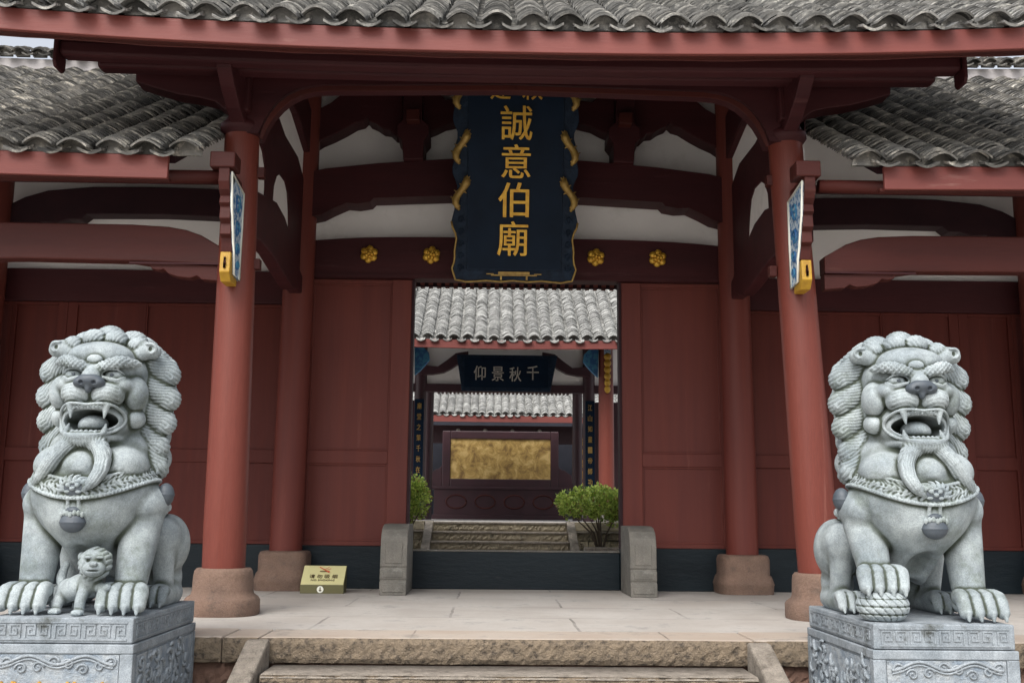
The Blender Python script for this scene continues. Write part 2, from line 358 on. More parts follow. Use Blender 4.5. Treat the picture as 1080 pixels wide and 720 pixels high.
# ------------------------------------------------------------------ SDF sculpting
class Vol:
    def __init__(s, lo, hi, h):
        s.lo = np.array(lo, float); s.h = h
        s.n = [int(math.ceil((hi[i] - lo[i]) / h)) + 1 for i in range(3)]
        s.d = np.full(s.n, 9., np.float32)
        s.ax = [(s.lo[i] + h * np.arange(s.n[i])).astype(np.float32) for i in range(3)]
    def _sl(s, lo, hi, pad):
        out = []
        for i in range(3):
            a = max(0, int((lo[i] - pad - s.lo[i]) / s.h)); b = min(s.n[i], int((hi[i] + pad - s.lo[i]) / s.h) + 2)
            out.append(slice(a, max(a, b)))
        return tuple(out)
    def op(s, fn, lo, hi, k=.02, mode='u'):
        sl = s._sl(lo, hi, k + 3 * s.h)
        X = s.ax[0][sl[0]][:, None, None]; Y = s.ax[1][sl[1]][None, :, None]; Z = s.ax[2][sl[2]][None, None, :]
        a = s.d[sl]
        if a.size == 0: return
        b = fn(X, Y, Z, a)
        if mode == 'u':
            hh = np.maximum(k - np.abs(a - b), 0) / k; s.d[sl] = np.minimum(a, b) - hh * hh * k * .25
        elif mode == 's':
            b = -b; hh = np.maximum(k - np.abs(a - b), 0) / k; s.d[sl] = np.maximum(a, b) + hh * hh * k * .25
        else: s.d[sl] = b
    def ell(s, c, r, k=.02, mode='u', rot=None, groove=None):
        if not isinstance(r, (tuple, list)): r = (r, r, r)
        R = None
        if rot: R = np.array(Matrix.Rotation(rot[0], 3, 'X') @ Matrix.Rotation(rot[1], 3, 'Y') @ Matrix.Rotation(rot[2], 3, 'Z')).T
        m = max(r) if rot else None
        lo = [c[i] - (m or r[i]) for i in range(3)]; hi = [c[i] + (m or r[i]) for i in range(3)]
        def fn(X, Y, Z, a):
            x, y, z = X - c[0], Y - c[1], Z - c[2]
            if R is not None:
                x, y, z = (R[0][0] * x + R[0][1] * y + R[0][2] * z, R[1][0] * x + R[1][1] * y + R[1][2] * z, R[2][0] * x + R[2][1] * y + R[2][2] * z)
            k0 = np.sqrt((x / r[0]) ** 2 + (y / r[1]) ** 2 + (z / r[2]) ** 2)
            k1 = np.sqrt((x / r[0] ** 2) ** 2 + (y / r[1] ** 2) ** 2 + (z / r[2] ** 2) ** 2) + 1e-6
            d = k0 * (k0 - 1) / k1
            if groove: d = d + groove(x, y, z)
            return d
        s.op(fn, lo, hi, k, mode)
    def cone(s, a, b, ra, rb, k=.02, mode='u', groove=None):
        a = np.array(a, float); b = np.array(b, float); m = max(ra, rb)
        lo = np.minimum(a, b) - m; hi = np.maximum(a, b) + m; ba = b - a; L2 = float(ba @ ba) + 1e-9
        def fn(X, Y, Z, _):
            x, y, z = X - a[0], Y - a[1], Z - a[2]
            t = np.clip((x * ba[0] + y * ba[1] + z * ba[2]) / L2, 0, 1)
            qx, qy, qz = x - t * ba[0], y - t * ba[1], z - t * ba[2]
            d = np.sqrt(qx * qx + qy * qy + qz * qz) - (ra + (rb - ra) * t)
            if groove: d = d + groove(qx, qy, qz, t)
            return d
        s.op(fn, lo, hi, k, mode)
    def path(s, pts, rs, k=.015, mode='u', groove=None):
        if not isinstance(rs, (list, tuple)): rs = [rs] * len(pts)
        if len(pts) > 2:                       # Catmull-Rom: no corners
            Q = np.array([list(p) + [r] for p, r in zip(pts, rs)], float); out = []
            for i in range(len(Q) - 1):
                p0, p1, p2, p3 = Q[max(i - 1, 0)], Q[i], Q[i + 1], Q[min(i + 2, len(Q) - 1)]
                for t in (0, .34, .67): out.append(.5 * (2 * p1 + (p2 - p0) * t + (2 * p0 - 5 * p1 + 4 * p2 - p3) * t * t + (3 * p1 - p0 - 3 * p2 + p3) * t ** 3))
            out.append(Q[-1]); pts = [q[:3] for q in out]; rs = [max(.002, float(q[3])) for q in out]
        P = [np.array(p, float) for p in pts]; m = max(rs)
        lo = np.min(P, 0) - m; hi = np.max(P, 0) + m
        def fn(X, Y, Z, _):
            best = None
            for i in range(len(P) - 1):
                a, ba = P[i], P[i + 1] - P[i]; L2 = float(ba @ ba) + 1e-9
                x, y, z = X - a[0], Y - a[1], Z - a[2]
                t = np.clip((x * ba[0] + y * ba[1] + z * ba[2]) / L2, 0, 1)
                qx, qy, qz = x - t * ba[0], y - t * ba[1], z - t * ba[2]
                d = np.sqrt(qx * qx + qy * qy + qz * qz) - (rs[i] + (rs[i + 1] - rs[i]) * t)
                if groove: d = d + groove(qx, qy, qz, X, Y, Z)
                best = d if best is None else np.minimum(best, d)
            return best
        s.op(fn, lo, hi, k, mode)
    def mesh(s, name, mat, parent, flip=False, turn=0):
        d = s.d; h = s.h; I = d < 0
        cnt = np.zeros([n - 1 for n in s.n], np.uint8)
        for a in (0, 1):
            for b in (0, 1):
                for c in (0, 1):
                    cnt += I[a:s.n[0] - 1 + a, b:s.n[1] - 1 + b, c:s.n[2] - 1 + c]
        act = (cnt > 0) & (cnt < 8); ii, jj, kk = np.nonzero(act)
        idx = np.full(act.shape, -1, np.int32); idx[act] = np.arange(len(ii), dtype=np.int32)
        acc = np.zeros((len(ii), 3)); num = np.zeros(len(ii))
        cs = [(a, b, c) for a in (0, 1) for b in (0, 1) for c in (0, 1)]
        val = {q: d[ii + q[0], jj + q[1], kk + q[2]] for q in cs}
        for q in cs:
            for ax in range(3):
                if q[ax] == 0:
                    q2 = list(q); q2[ax] = 1; q2 = tuple(q2)
                    v0, v1 = val[q], val[q2]; m = (v0 < 0) != (v1 < 0)
                    t = np.where(m, v0 / np.where(m, v0 - v1, 1), 0)
                    for e in range(3): acc[:, e] += np.where(m, q[e] + (t if e == ax else 0), 0)
                    num += m
        P = (np.stack([ii, jj, kk], 1) + acc / num[:, None]) * h + s.lo
        quads = []
        for ax in range(3):
            A = [slice(None)] * 3; B = [slice(None)] * 3; A[ax] = slice(0, -1); B[ax] = slice(1, None)
            ia, ib = I[tuple(A)], I[tuple(B)]; df = ia != ib
            i, j, k = np.nonzero(df); inn = ia[i, j, k]; g = [i, j, k]; o = [e for e in range(3) if e != ax]
            ok = (g[o[0]] > 0) & (g[o[1]] > 0) & (g[o[0]] < s.n[o[0]] - 1) & (g[o[1]] < s.n[o[1]] - 1)
            g = [x[ok] for x in g]; inn = inn[ok]
            def cell(da, db):
                c = [x.copy() for x in g]; c[o[0]] -= da; c[o[1]] -= db; return idx[c[0], c[1], c[2]]
            q = np.stack([cell(1, 1), cell(0, 1), cell(0, 0), cell(1, 0)], 1)
            fl = inn if ax != 1 else ~inn
            q[~fl] = q[~fl][:, ::-1]; quads.append(q)
        Q = np.concatenate(quads)
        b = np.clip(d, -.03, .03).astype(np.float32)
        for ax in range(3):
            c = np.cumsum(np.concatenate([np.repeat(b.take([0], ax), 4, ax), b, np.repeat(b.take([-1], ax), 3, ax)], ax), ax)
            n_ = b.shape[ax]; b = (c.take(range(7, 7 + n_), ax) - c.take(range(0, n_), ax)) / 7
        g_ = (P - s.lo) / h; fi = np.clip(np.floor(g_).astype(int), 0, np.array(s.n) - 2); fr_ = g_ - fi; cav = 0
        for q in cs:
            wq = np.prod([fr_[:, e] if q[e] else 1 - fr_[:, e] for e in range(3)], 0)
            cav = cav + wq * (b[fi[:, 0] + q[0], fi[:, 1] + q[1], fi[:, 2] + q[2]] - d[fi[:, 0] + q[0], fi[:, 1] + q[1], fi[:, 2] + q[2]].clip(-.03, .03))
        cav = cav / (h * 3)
        if turn:
            w = np.clip((P[:, 2] - .98) / .14, 0, 1); w = w * w * (3 - 2 * w) * turn; X, Y = P[:, 0].copy(), P[:, 1] + .08
            P[:, 0] = X * np.cos(w) + Y * np.sin(w); P[:, 1] = -X * np.sin(w) + Y * np.cos(w) - .08
        if flip: P[:, 0] *= -1; Q = Q[:, ::-1]
        me = bpy.data.meshes.new(name)
        me.vertices.add(len(P)); me.vertices.foreach_set('co', P.astype(np.float32).ravel())
        me.loops.add(Q.size); me.loops.foreach_set('vertex_index', np.ascontiguousarray(Q).astype(np.int32).ravel())
        me.polygons.add(len(Q)); me.polygons.foreach_set('loop_start', np.arange(0, Q.size, 4, dtype=np.int32))
        me.polygons.foreach_set('loop_total', np.full(len(Q), 4, np.int32))
        me.polygons.foreach_set('use_smooth', np.ones(len(Q), bool))
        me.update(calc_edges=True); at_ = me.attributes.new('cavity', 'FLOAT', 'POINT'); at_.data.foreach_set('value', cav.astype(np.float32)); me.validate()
        me.materials.append(M[mat])
        return link(bpy.data.objects.new(name, me), parent)

# ------------------------------------------------------------------ roofs
def tile_roof(name, mat, parent, x0, x1, prof, length, pitch=.26, step=.06, zoff=lambda x: 0, n=6, seed=1, flipy=1, rise=.055):
    """prof(s)->(Y,z,slope) along the run s from the eave; rows of overlapping curved clay tiles"""
    rnd = random.Random(seed); mb = MB()
    nc = int(round((x1 - x0) / pitch)); pitch = (x1 - x0) / nc
    ns = int(length / step)
    for c in range(nc + 1):
        for kind in (0, 1):          # 0 trough, 1 cover
            if kind == 0 and c == nc: continue
            cx = x0 + pitch * (c + (.5 if kind == 0 else 0))
            wob = rnd.uniform(-.008, .008)
            for j in range(ns - 1, -1, -1):
                s0 = j * step + (rnd.uniform(-.012, .012) if j else rnd.uniform(-.02, .015) - (.03 if kind == 0 else 0)); s1 = s0 + step * 2.2
                lift0 = (.036 if kind else .024) + rnd.uniform(-.006, .006)
                hw = pitch * (.40 if kind else .33); jx = rnd.uniform(-.008, .008) + wob; tl = rnd.uniform(-.07, .07)
                vs = []
                for (s_, lf) in ((s0, lift0), (s1, 0)):
                    Y, z, sl = prof(max(s_, -.05)); nY = -sl / math.hypot(1, sl) * flipy; nz = 1 / math.hypot(1, sl)
                    if s_ < 0: Y -= abs(s_) * .8 * flipy; z -= abs(s_) * .4
                    for lay in (0, 1):
                        for k in range(n + 1):
                            a = -1 + 2 * k / n
                            hgt = (rise * math.cos(a * 1.35) if kind else -rise * .62 * math.cos(a * 1.3) + .012) + lf - lay * .018 + tl * a * .06
                            xx = cx + jx + a * hw
                            vs.append((xx, Y + nY * hgt, z + zoff(xx) + nz * hgt))
                N = n + 1; fs = []
                for k in range(n):
                    fs.append((k, k + 1, 2 * N + k + 1, 2 * N + k))          # top
                    fs.append((N + k, N + k + 1, k + 1, k))                  # front edge
                fs.append((0, 2 * N, 3 * N, N)); fs.append((n, N + n, 3 * N + n, 2 * N + n))
                if flipy < 0: fs = [f[::-1] for f in fs]
                mb.add(vs, fs, False)
                if j == 0 and kind == 1:            # lime plug closing the end of the cover row
                    Y, z, sl = prof(.075); pts = []
                    for k in range(n + 1):
                        a = -1 + 2 * k / n; pts.append((cx + jx + a * hw * .97, Y, z + zoff(cx) + rise * math.cos(a * 1.35) + .012))
                    pts += [(cx + hw, Y, z + zoff(cx) - .035), (cx - hw, Y, z + zoff(cx) - .035)]
                    m_ = len(pts); mb.add(pts + [(p[0], p[1] + .03 * flipy, p[2]) for p in pts], [tuple(range(m_)) if flipy < 0 else tuple(range(m_))[::-1], tuple(range(m_, 2 * m_))])
    return mb.build(name, mat, parent)

def deck(name, mat, parent, x0, x1, prof, length, zoff=lambda x: 0, th=.07, drop=.05, nx=24, ns=8):
    """the boarded slab that carries the tiles"""
    mb = MB(); vs = []
    for lay in (0, 1):
        for i in range(nx + 1):
            x = x0 + (x1 - x0) * i / nx
            for j in range(ns + 1):
                Y, z, sl = prof(length * j / ns); vs.append((x, Y, z + zoff(x) - drop - lay * th))
    n = ns + 1; L = (nx + 1) * n; fs = []
    for i in range(nx):
        for j in range(ns):
            a = i * n + j; fs.append((a, a + n, a + n + 1, a + 1)); b = a + L; fs.append((b, b + 1, b + n + 1, b + n))
    for i in range(nx):
        a = i * n; fs.append((a, a + L, a + n + L, a + n)); a = i * n + ns; fs.append((a, a + n, a + n + L, a + L))
    for j in range(ns):
        fs.append((j, j + 1, j + 1 + L, j + L)); a = nx * n + j; fs.append((a, a + L, a + 1 + L, a + 1))
    mb.add(vs, fs); return mb.build(name, mat, parent)

def sag_board(name, mat, parent, x0, x1, y0, y1, z0, z1, zoff, nx=30, bevel=.006):
    mb = MB(); vs = []
    for i in range(nx + 1):
        x = x0 + (x1 - x0) * i / nx; o = zoff(x)
        vs += [(x, y0, z0 + o), (x, y1, z0 + o), (x, y1, z1 + o), (x, y0, z1 + o)]
    fs = [(0, 1, 2, 3)[::-1], tuple(nx * 4 + k for k in range(4))]
    fs = [(3, 2, 1, 0)[::-1], tuple(nx * 4 + k for k in (3, 2, 1, 0))]
    for i in range(nx):
        a = i * 4
        for k in range(4): fs.append((a + k, a + 4 + k, a + 4 + (k + 1) % 4, a + (k + 1) % 4))
    mb.add(vs, fs); return mb.build(name, mat, parent, bevel=bevel)

# ================================================================== SETTING
g = MB().box(-400, 400, -200, 800, -.95, -.75).build('ground', 'ground'); tag(g, kind='structure')
t = MB(); t.box(-12, 12.5, 7.55, 17.0, -.75, 0)
t = t.build('terrace', 'terrace'); tag(t, kind='structure')
# edge course of long stones along the terrace front: light worn top, rough split face
e = MB()
rnd = random.Random(3)
x = -9.0
joints = [-9, -7.6, -6.1, -4.6, -3.3, -1.74, -1.50, 1.74, 3.3, 4.9, 6.4, 8.2, 9.5]
for a, b in zip(joints[:-1], joints[1:]):
    e.box(a + .004, b - .004, 7.06, 7.546, -.155, .004 + rnd.uniform(-.003, .003))
e = e.build('terrace_edge', 'edge_slab', bevel=.012); tag(e, kind='structure')
ef = MB()
def rough_face(mb, x0, x1, yf, z0, z1, amp=.012, nx=None, seed=1, yb=None):
    """a lumpy quarried stone face, with depth"""
    r = random.Random(seed); nx = nx or max(4, int((x1 - x0) / .03)); nz = max(3, int((z1 - z0) / .03))
    vs = []; yb = yb or yf + .1
    for i in range(nx + 1):
        for j in range(nz + 1):
            ed = min(i, nx - i, 2) / 2 * min(j, nz - j, 1); rz = r.uniform(-.006, .006) if 0 < j < nz else (r.uniform(-.004, .004))
            vs.append((x0 + (x1 - x0) * i / nx, yf + (.016 if ed == 0 else 0) + r.uniform(-amp, amp) * (.4 + .6 * ed), z0 + (z1 - z0) * j / nz + rz))
    n = nz + 1
    fs = [(i * n + j, (i + 1) * n + j, (i + 1) * n + j + 1, i * n + j + 1) for i in range(nx) for j in range(nz)]
    m = len(vs); vs += [(x0, yb, z0), (x1, yb, z0), (x1, yb, z1), (x0, yb, z1)]
    fs.append(tuple([(i) * n + nz for i in range(nx + 1)] + [m + 2, m + 3]))
    fs.append(tuple([i * n for i in range(nx, -1, -1)] + [m, m + 1]))
    fs.append(tuple([j for j in range(nz + 1)] + [m + 3, m])); fs.append(tuple([nx * n + j for j in range(nz, -1, -1)] + [m + 1, m + 2]))
    mb.add(vs, fs, False)
for a, b in zip(joints[:-1], joints[1:]):
    rough_face(ef, a + .005, b - .005, 7.035, -.158, -.004, amp=.006, seed=int(a * 10), yb=7.07)
ef = ef.build('terrace_edge_face', 'roughstone'); tag(ef, kind='structure')
# lower blocks of the terrace wall either side of the stair
lb = MB(); rnd = random.Random(5)
for z0, z1 in ((-.46, -.168), (-.75, -.47)):
    x = -9.0
    while x < 9.4:
        w = rnd.uniform(.35, .75); rough_face(lb, x + .006, min(x + w, 9.5) - .006, 7.10, z0, z1, seed=int(x * 100), yb=7.5); x += w
lb = lb.build('terrace_wall', 'redrock'); tag(lb, kind='structure')
ct = MB().box(-20, 20, 17.01, 60, -.75, .08).build('courtyard', 'court'); tag(ct, kind='structure')

# ================================================================== STONE STAIR
st = empty('stone_stair', (X0 - .13, 6.5, -.75), 'low stone stair with rough risers and slanting cheek stones in front of the gate', 'stairs')
TREADY = 6.62
def step_stone(x0, x1, yf, yb, z0, z1, seed):
    mb = MB(); rough_face(mb, x0, x1, yf, z0, z1, amp=.007, seed=seed, yb=yb)
    mb.add([(x0 + .01, yf + .012, z1 + .003), (x1 - .01, yf + .012, z1 + .003), (x1 - .01, yb, z1 + .003), (x0 + .01, yb, z1 + .003)], [(0, 1, 2, 3)])
    mb.v[-4:] = [(a, b, c) for a, b, c in mb.v[-4:]]
    r = mb.build('step', 'roughstone', st)
    tr = MB(); nx = 60; r_ = random.Random(seed + 9); vs = []
    for i in range(nx + 1):
        x = x0 + .006 + (x1 - x0 - .012) * i / nx; j = r_.uniform(-.008, .008)
        vs += [(x, yf + j, z1 - .012), (x, yf + .03 + j, z1 + .008), (x, yb, z1 + .010), (x, yb, z1 - .02)]
    fs = []
    for i in range(nx):
        for k in range(3): a = i * 4 + k; fs.append((a, a + 4, a + 5, a + 1))
    tr.add(vs, fs, True); tr.build('tread', 'cheek', r)
    return r
step_stone(-1.40, 1.66, TREADY, 7.03, -.34, -.178, 2)
step_stone(-1.40, 1.66, TREADY - .40, TREADY - .01, -.54, -.355, 4)
step_stone(-1.40, 1.66, TREADY - .80, TREADY - .41, -.74, -.56, 6)
for sx, a, b in ((-1, -1.565, -1.42), (1, 1.68, 1.825)):
    c = MB().prism([(7.02, -.005), (7.02, -.75), (5.3, -.75), (5.3, -.66), (6.95, -.004)], 'X', a, b)
    c.build('cheek_stone', 'cheek', st, bevel=.018)

# ================================================================== GATE HALL
hall = empty('gate_hall', (X0, 9.5, 0), 'red timber temple gate hall with grey tiled eave over a tall open doorway', 'gate hall')
RB = random.Random(11)

# columns
def column(parent, u, Y, s, z1, r0, r1, lean, mat, base, extra_z0=.36):
    x = rx(u, s); mb = MB()
    prof = [(r0 + (r1 - r0) * k / 10 - (.006 if k == 0 else 0), extra_z0 - .02 + (z1 - extra_z0 + .02) * k / 10) for k in range(11)]
    mb.lathe(x, Y, prof, 36, lean=(-s * lean, 0))
    c = mb.build('column', mat, parent)
    b = MB()
    if base == 'round':
        b.lathe(x, Y, [(.285, 0), (.29, .02), (.288, .115), (.275, .135), (.24, .16), (.232, .19), (.228, .30), (.222, .34), (.205, .362), (.1, .364)], 40, sq=2.5)
    else:
        b.lathe(x, Y, [(.285, 0), (.29, .015), (.295, .09), (.30, .10), (.275, .18), (.258, .20), (.258, .36), (.245, .395), (.22, .405), (.1, .406)], 48, sq=4.5)
    b.build('column_base', 'sandstone', c)
    return c
column(hall, 2.398, 8.6, -1, 3.99, .175, .145, -.0104, 'red_col', 'round')
column(hall, 2.424, 8.6, 1, 3.99, .175, .145, .0437, 'red_col', 'round')
for s in (-1, 1):
    column(hall, 2.455, 11.42, s, 6.3, .178, .160, .004, 'red_panel', 'square', .40)

# door leaves: a stile-and-rail frame with sunk panels
def leaf(s):
    n = 'door_leaf'; mb = MB(); y0, y1 = 11.64, 11.74; z0, z1 = .455, 3.43
    ui, uo = 1.19, 2.42
    a, b = sorted((rx(ui, s), rx(ui + .225, s))); mb.box(a, b, y0 - .012, y1, z0, z1)          # stile by the opening
    a, b = sorted((rx(uo - .11, s), rx(uo, s))); mb.box(a, b, y0, y1, z0, z1)
    a, b = sorted((rx(ui + .225, s), rx(uo - .11, s)))
    for r0, r1 in ((z0, z0 + .05), (1.345, 1.49), (z1 - .05, z1)): mb.box(a, b, y0 + .002, y1, r0, r1)
    d = mb.build(n, 'red_panel', hall, bevel=.006)
    for r0, r1 in ((z0 + .05, 1.345), (1.49, z1 - .05)):
        p = MB().box(a, b, y0 + .035, y1 - .01, r0, r1)
        for q in ((a, a + .02, r0, r1), (b - .02, b, r0, r1), (a + .02, b - .02, r0, r0 + .02), (a + .02, b - .02, r1 - .02, r1)):
            p.box(q[0], q[1], y0 + .014, y0 + .034, q[2], q[3])
        p.build('door_panel', 'red_panel', d, bevel=.004)
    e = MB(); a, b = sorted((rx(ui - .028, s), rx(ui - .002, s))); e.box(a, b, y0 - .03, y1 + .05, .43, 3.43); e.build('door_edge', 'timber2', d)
    b_ = MB(); a, b = sorted((rx(1.161, s), rx(2.6, s))); b_.box(a, b, 11.60, 11.78, 0.001, .452); b_.build('base_board', 'navy', hall, bevel=.006)
for s in (-1, 1): leaf(s)
th = MB().box(rx(-1.16, 1), rx(1.16, 1), 11.66, 11.80, .001, .40).build('threshold', 'navy', hall, bevel=.01)
MB().box(rx(-1.16, 1), rx(1.16, 1), 11.655, 11.81, .403, .418).build('worn_sill', 'greystone', th, bevel=.004)

# lintel with flower studs
lin = MB()
N_ = 16
for i in range(N_):
    u0 = -2.32 + 4.64 * i / N_; u1 = u0 + 4.64 / N_
    zt = lambda u: 3.92 - .06 * (u / 2.32) ** 4
    lin.prism([(X0 + u0, 3.435), (X0 + u1, 3.435), (X0 + u1, zt(u1)), (X0 + u0, zt(u0))], 'Y', 11.56, 11.78)
lin = lin.build('lintel', 'timber', hall)
MB().box(rx(-2.3, 1), rx(2.3, 1), 11.545, 11.558, 3.44, 3.475).build('lintel_moulding', 'timber', lin)
for u in (-1.68, -.975, .895, 1.60):
    mb = MB(); c = (X0 + u, 11.53, 3.70)
    for k in range(6):
        a = k * math.pi / 3 + .4; mb.ball((c[0] + .062 * math.cos(a), c[1], c[2] + .062 * math.sin(a)), (.043, .03, .043), 10, 6)
    for k in range(5):
        a = k * math.pi / 2.5; mb.ball((c[0] + .034 * math.cos(a), c[1] - .028, c[2] + .034 * math.sin(a)), (.024, .02, .024), 8, 5)
    mb.ball((c[0], c[1] - .045, c[2]), .022, 8, 5)
    mb.lathe(c[0], c[1] + .02, [(.001, c[2]), (.001, c[2] + .001)], 6)
    mb.build('flower_stud', 'gold', lin)

# plaster wall over the lintel
MB().box(rx(-2.6, 1), rx(2.6, 1), 11.70, 11.77, 3.86, 6.4).build('plaster_wall', 'plaster', hall)

def poly_px(pts, Y): return [at(x, y, Y) for x, y in pts]
def mirF(pts): return [(.33 - x, z) for x, z in pts]      # the front frame leans a little
def mir(pts): return [(2 * X0 - x, z) for x, z in pts]

# moon beam over the lintel, cusped struts and little posts, mirrored about the axis
half = [(326, 184), (345, 180), (400, 174.5), (475, 170), (541, 168.5), (541, 208), (475, 208.5), (395, 211), (391, 215), (378, 217), (366, 216), (352, 222), (340, 228), (326, 231)]
H = poly_px(half, 11.4)
beam = MB().prism(H + mir(H)[::-1][1:-1] if False else H, 'Y', 11.32, 11.62).prism(mir(H), 'Y', 11.32, 11.62).build('moon_beam', 'timber', hall)
for sgn in (0, 1):
    m_ = mir if sgn else (lambda p: p)
    P1 = m_(poly_px([(326, 124), (338, 118), (350, 112), (360, 104), (372, 94), (384, 88), (426, 86), (426, 146), (418, 146), (412, 140), (405, 139), (398, 134), (391, 131), (388, 127), (384, 131), (376, 133), (364, 140), (352, 146), (340, 151), (326, 160)], 11.5))
    MB().prism(P1, 'Y', 11.40, 11.66).build('curved_brace', 'timber', hall, bevel=.01)
    P2 = m_(poly_px([(445, 146), (452, 142), (460, 139), (470, 134), (500, 128), (500, 104), (470, 108), (455, 92), (445, 86)], 11.5))
    MB().prism(P2, 'Y', 11.42, 11.64).build('curved_brace', 'timber', hall, bevel=.01)
    P3 = m_(poly_px([(426, 172), (425, 152), (420, 146), (420, 136), (426, 130), (427, 80), (446, 80), (446, 130), (453, 136), (453, 146), (448, 152), (447, 172)], 11.35))
    MB().prism(P3, 'Y', 11.22, 11.68).build('dwarf_post', 'timber', hall, bevel=.012)
    P4 = m_(poly_px([(429, 118), (443, 118), (443, 130), (429, 130)], 11.15))
    MB().prism(P4, 'Y', 11.06, 11.2).build('post_block', 'timber3', hall, bevel=.01)

# front arched beam between the front columns, plus the arms that carry the eave beyond them
arc = [(544.6, 95), (345, 95.5), (330, 96.5), (318, 99.5), (307, 105), (297, 113), (288, 123), (281, 134), (276, 146), (264, 146), (264, 70), (544.6, 70)]
A = poly_px(arc, 8.6)
fb = MB().prism(A, 'Y', 8.47, 8.72).prism(mirF(A), 'Y', 8.47, 8.72).build('arched_beam', 'timber', hall)
lp = [(544.6, 91), (345, 91.5), (330, 93.5), (316, 96.5), (304, 102), (294, 110), (285, 121), (278, 134), (274, 146), (277, 146.5), (282.5, 134.5), (289, 124), (298, 114), (308, 106), (318.5, 100.5), (331, 97.5), (345, 96.3), (544.6, 95.8)]
A = poly_px(lp, 8.46)
MB().prism(A, 'Y', 8.445, 8.466).prism(mirF(A), 'Y', 8.445, 8.466).build('beam_lip', 'timber3', fb)
for s in (-1, 1):
    mb = MB(); x = -2.18 if s < 0 else 2.507
    mb.lathe(x, 8.6, [(.15, 3.98), (.165, 4.0), (.185, 4.03), (.185, 4.07), (.15, 4.10), (.14, 4.13)], 28)
    mb.build('column_cap', 'timber', hall)
    MB().box(x - .10, x + .10, 8.36, 8.84, 4.13, 4.62).build('bracket_block', 'timber', hall, bevel=.015)
    m_ = (lambda p: p) if s < 0 else mirF
    P_ = m_(poly_px([(246, 126), (238, 118), (230, 112), (215, 108), (190, 104), (165, 97), (147, 91), (147, 82), (250, 66)], 8.6))
    MB().prism(P_, 'Y', 8.50, 8.70).build('eave_arm', 'timber', hall, bevel=.01)
    P_ = [(8.5, 4.02), (8.25, 4.10), (8.05, 4.20), (7.9, 4.30), (7.86, 4.42), (8.5, 4.5)]
    MB().prism(P_, 'X', x - .06, x + .06).build('forward_arm', 'timber', hall, bevel=.01)

# purlins with end boards
def purlin(Y, z, r, ub, name='purlin', mat='timber'):
    mb = MB(); mb.tube([(rx(ub, -1), Y, z + .0), (X0, Y, z), (rx(ub, 1), Y, z)], r, 20)
    return mb.build(name, mat, hall)
zo = lambda x: .12 * min(abs((x - X0) / 4.0), 1.4) ** 2.2
p1 = sag_board('purlin', 'timber', hall, -3.47, 3.74, 7.83, 7.98, 4.30, 4.43, lambda x: .6 * zo(x), bevel=.03)
p2 = sag_board('purlin', 'timber', hall, -3.28, 3.66, 8.12, 8.28, 4.36, 4.50, lambda x: .3 * zo(x), bevel=.03)
for s in (-1, 1):
    a, b = (-3.50, -3.47) if s < 0 else (3.74, 3.77)
    z_ = 4.30 + .6 * zo(a)
    MB().prism([(7.80, z_ - .07), (7.83, z_ - .11), (7.97, z_ - .11), (8.0, z_ - .07), (8.0, z_ + .21), (7.8, z_ + .21)], 'X', a, b).build('end_board', 'timber', p1, bevel=.01)

MAINP = lambda s_: (7.20 + s_ * .87, 4.355 + .50 * s_ + .012 * s_ * s_, .50 / .87 + .024 * s_)
BACKP = lambda s_: (14.75 - s_ * .87, 4.22 + .50 * s_ + .012 * s_ * s_, .50 / .87 + .024 * s_)
tile_roof('roof_tiles', 'tile_main', hall, rx(4.5, -1), rx(4.5, 1), MAINP, 4.3, .262, .062, zo, seed=4, rise=.072)
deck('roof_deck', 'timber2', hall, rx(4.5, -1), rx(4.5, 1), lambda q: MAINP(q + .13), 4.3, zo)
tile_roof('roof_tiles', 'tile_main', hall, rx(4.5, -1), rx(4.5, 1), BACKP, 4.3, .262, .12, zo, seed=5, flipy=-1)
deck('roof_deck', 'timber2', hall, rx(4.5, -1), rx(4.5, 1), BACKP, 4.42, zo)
ztop = MAINP(4.3)[1]
sag_board('roof_ridge', 'ridge', hall, rx(4.5, -1), rx(4.5, 1), 10.86, 11.1, ztop - .1, ztop + .3, zo)
sag_board('eave_board', 'red_eave', hall, rx(4.5, -1), rx(4.5, 1), 7.235, 7.275, 4.165, 4.335, zo, 40)
MB().tube([(X0 - 4.4 + k * .22, 7.30, 4.145 + zo(X0 - 4.4 + k * .22) + .006 * math.cos(k * 1.3)) for k in range(41)], .004, 5).build('cable', 'timber3', hall)
sag_board('eave_batten', 'timber3', hall, rx(4.5, -1), rx(4.5, 1), 7.282, 7.36, 4.165, 4.20, zo, 40)
# rear rafters seen through the doorway
rf0 = None
for i in range(46):
    u = -2.6 + i * .1175
    if rf0 is None:
        rf0 = MB().prism([(11.82, 5.40), (14.62, 3.985), (14.62, 4.08), (11.82, 5.50)], 'X', X0 + u, X0 + u + .06).build('rafter', 'red_panel', hall)
    else:
        o = rf0.copy(); COL.objects.link(o); o.location.x += i * .1175

MB().prism([(14.56, 4.0), (14.60, 4.0), (14.60, 4.24), (14.56, 4.24)], 'X', X0 - 4.4, X0 + 4.4).build('rear_eave_board', 'timber2', hall)
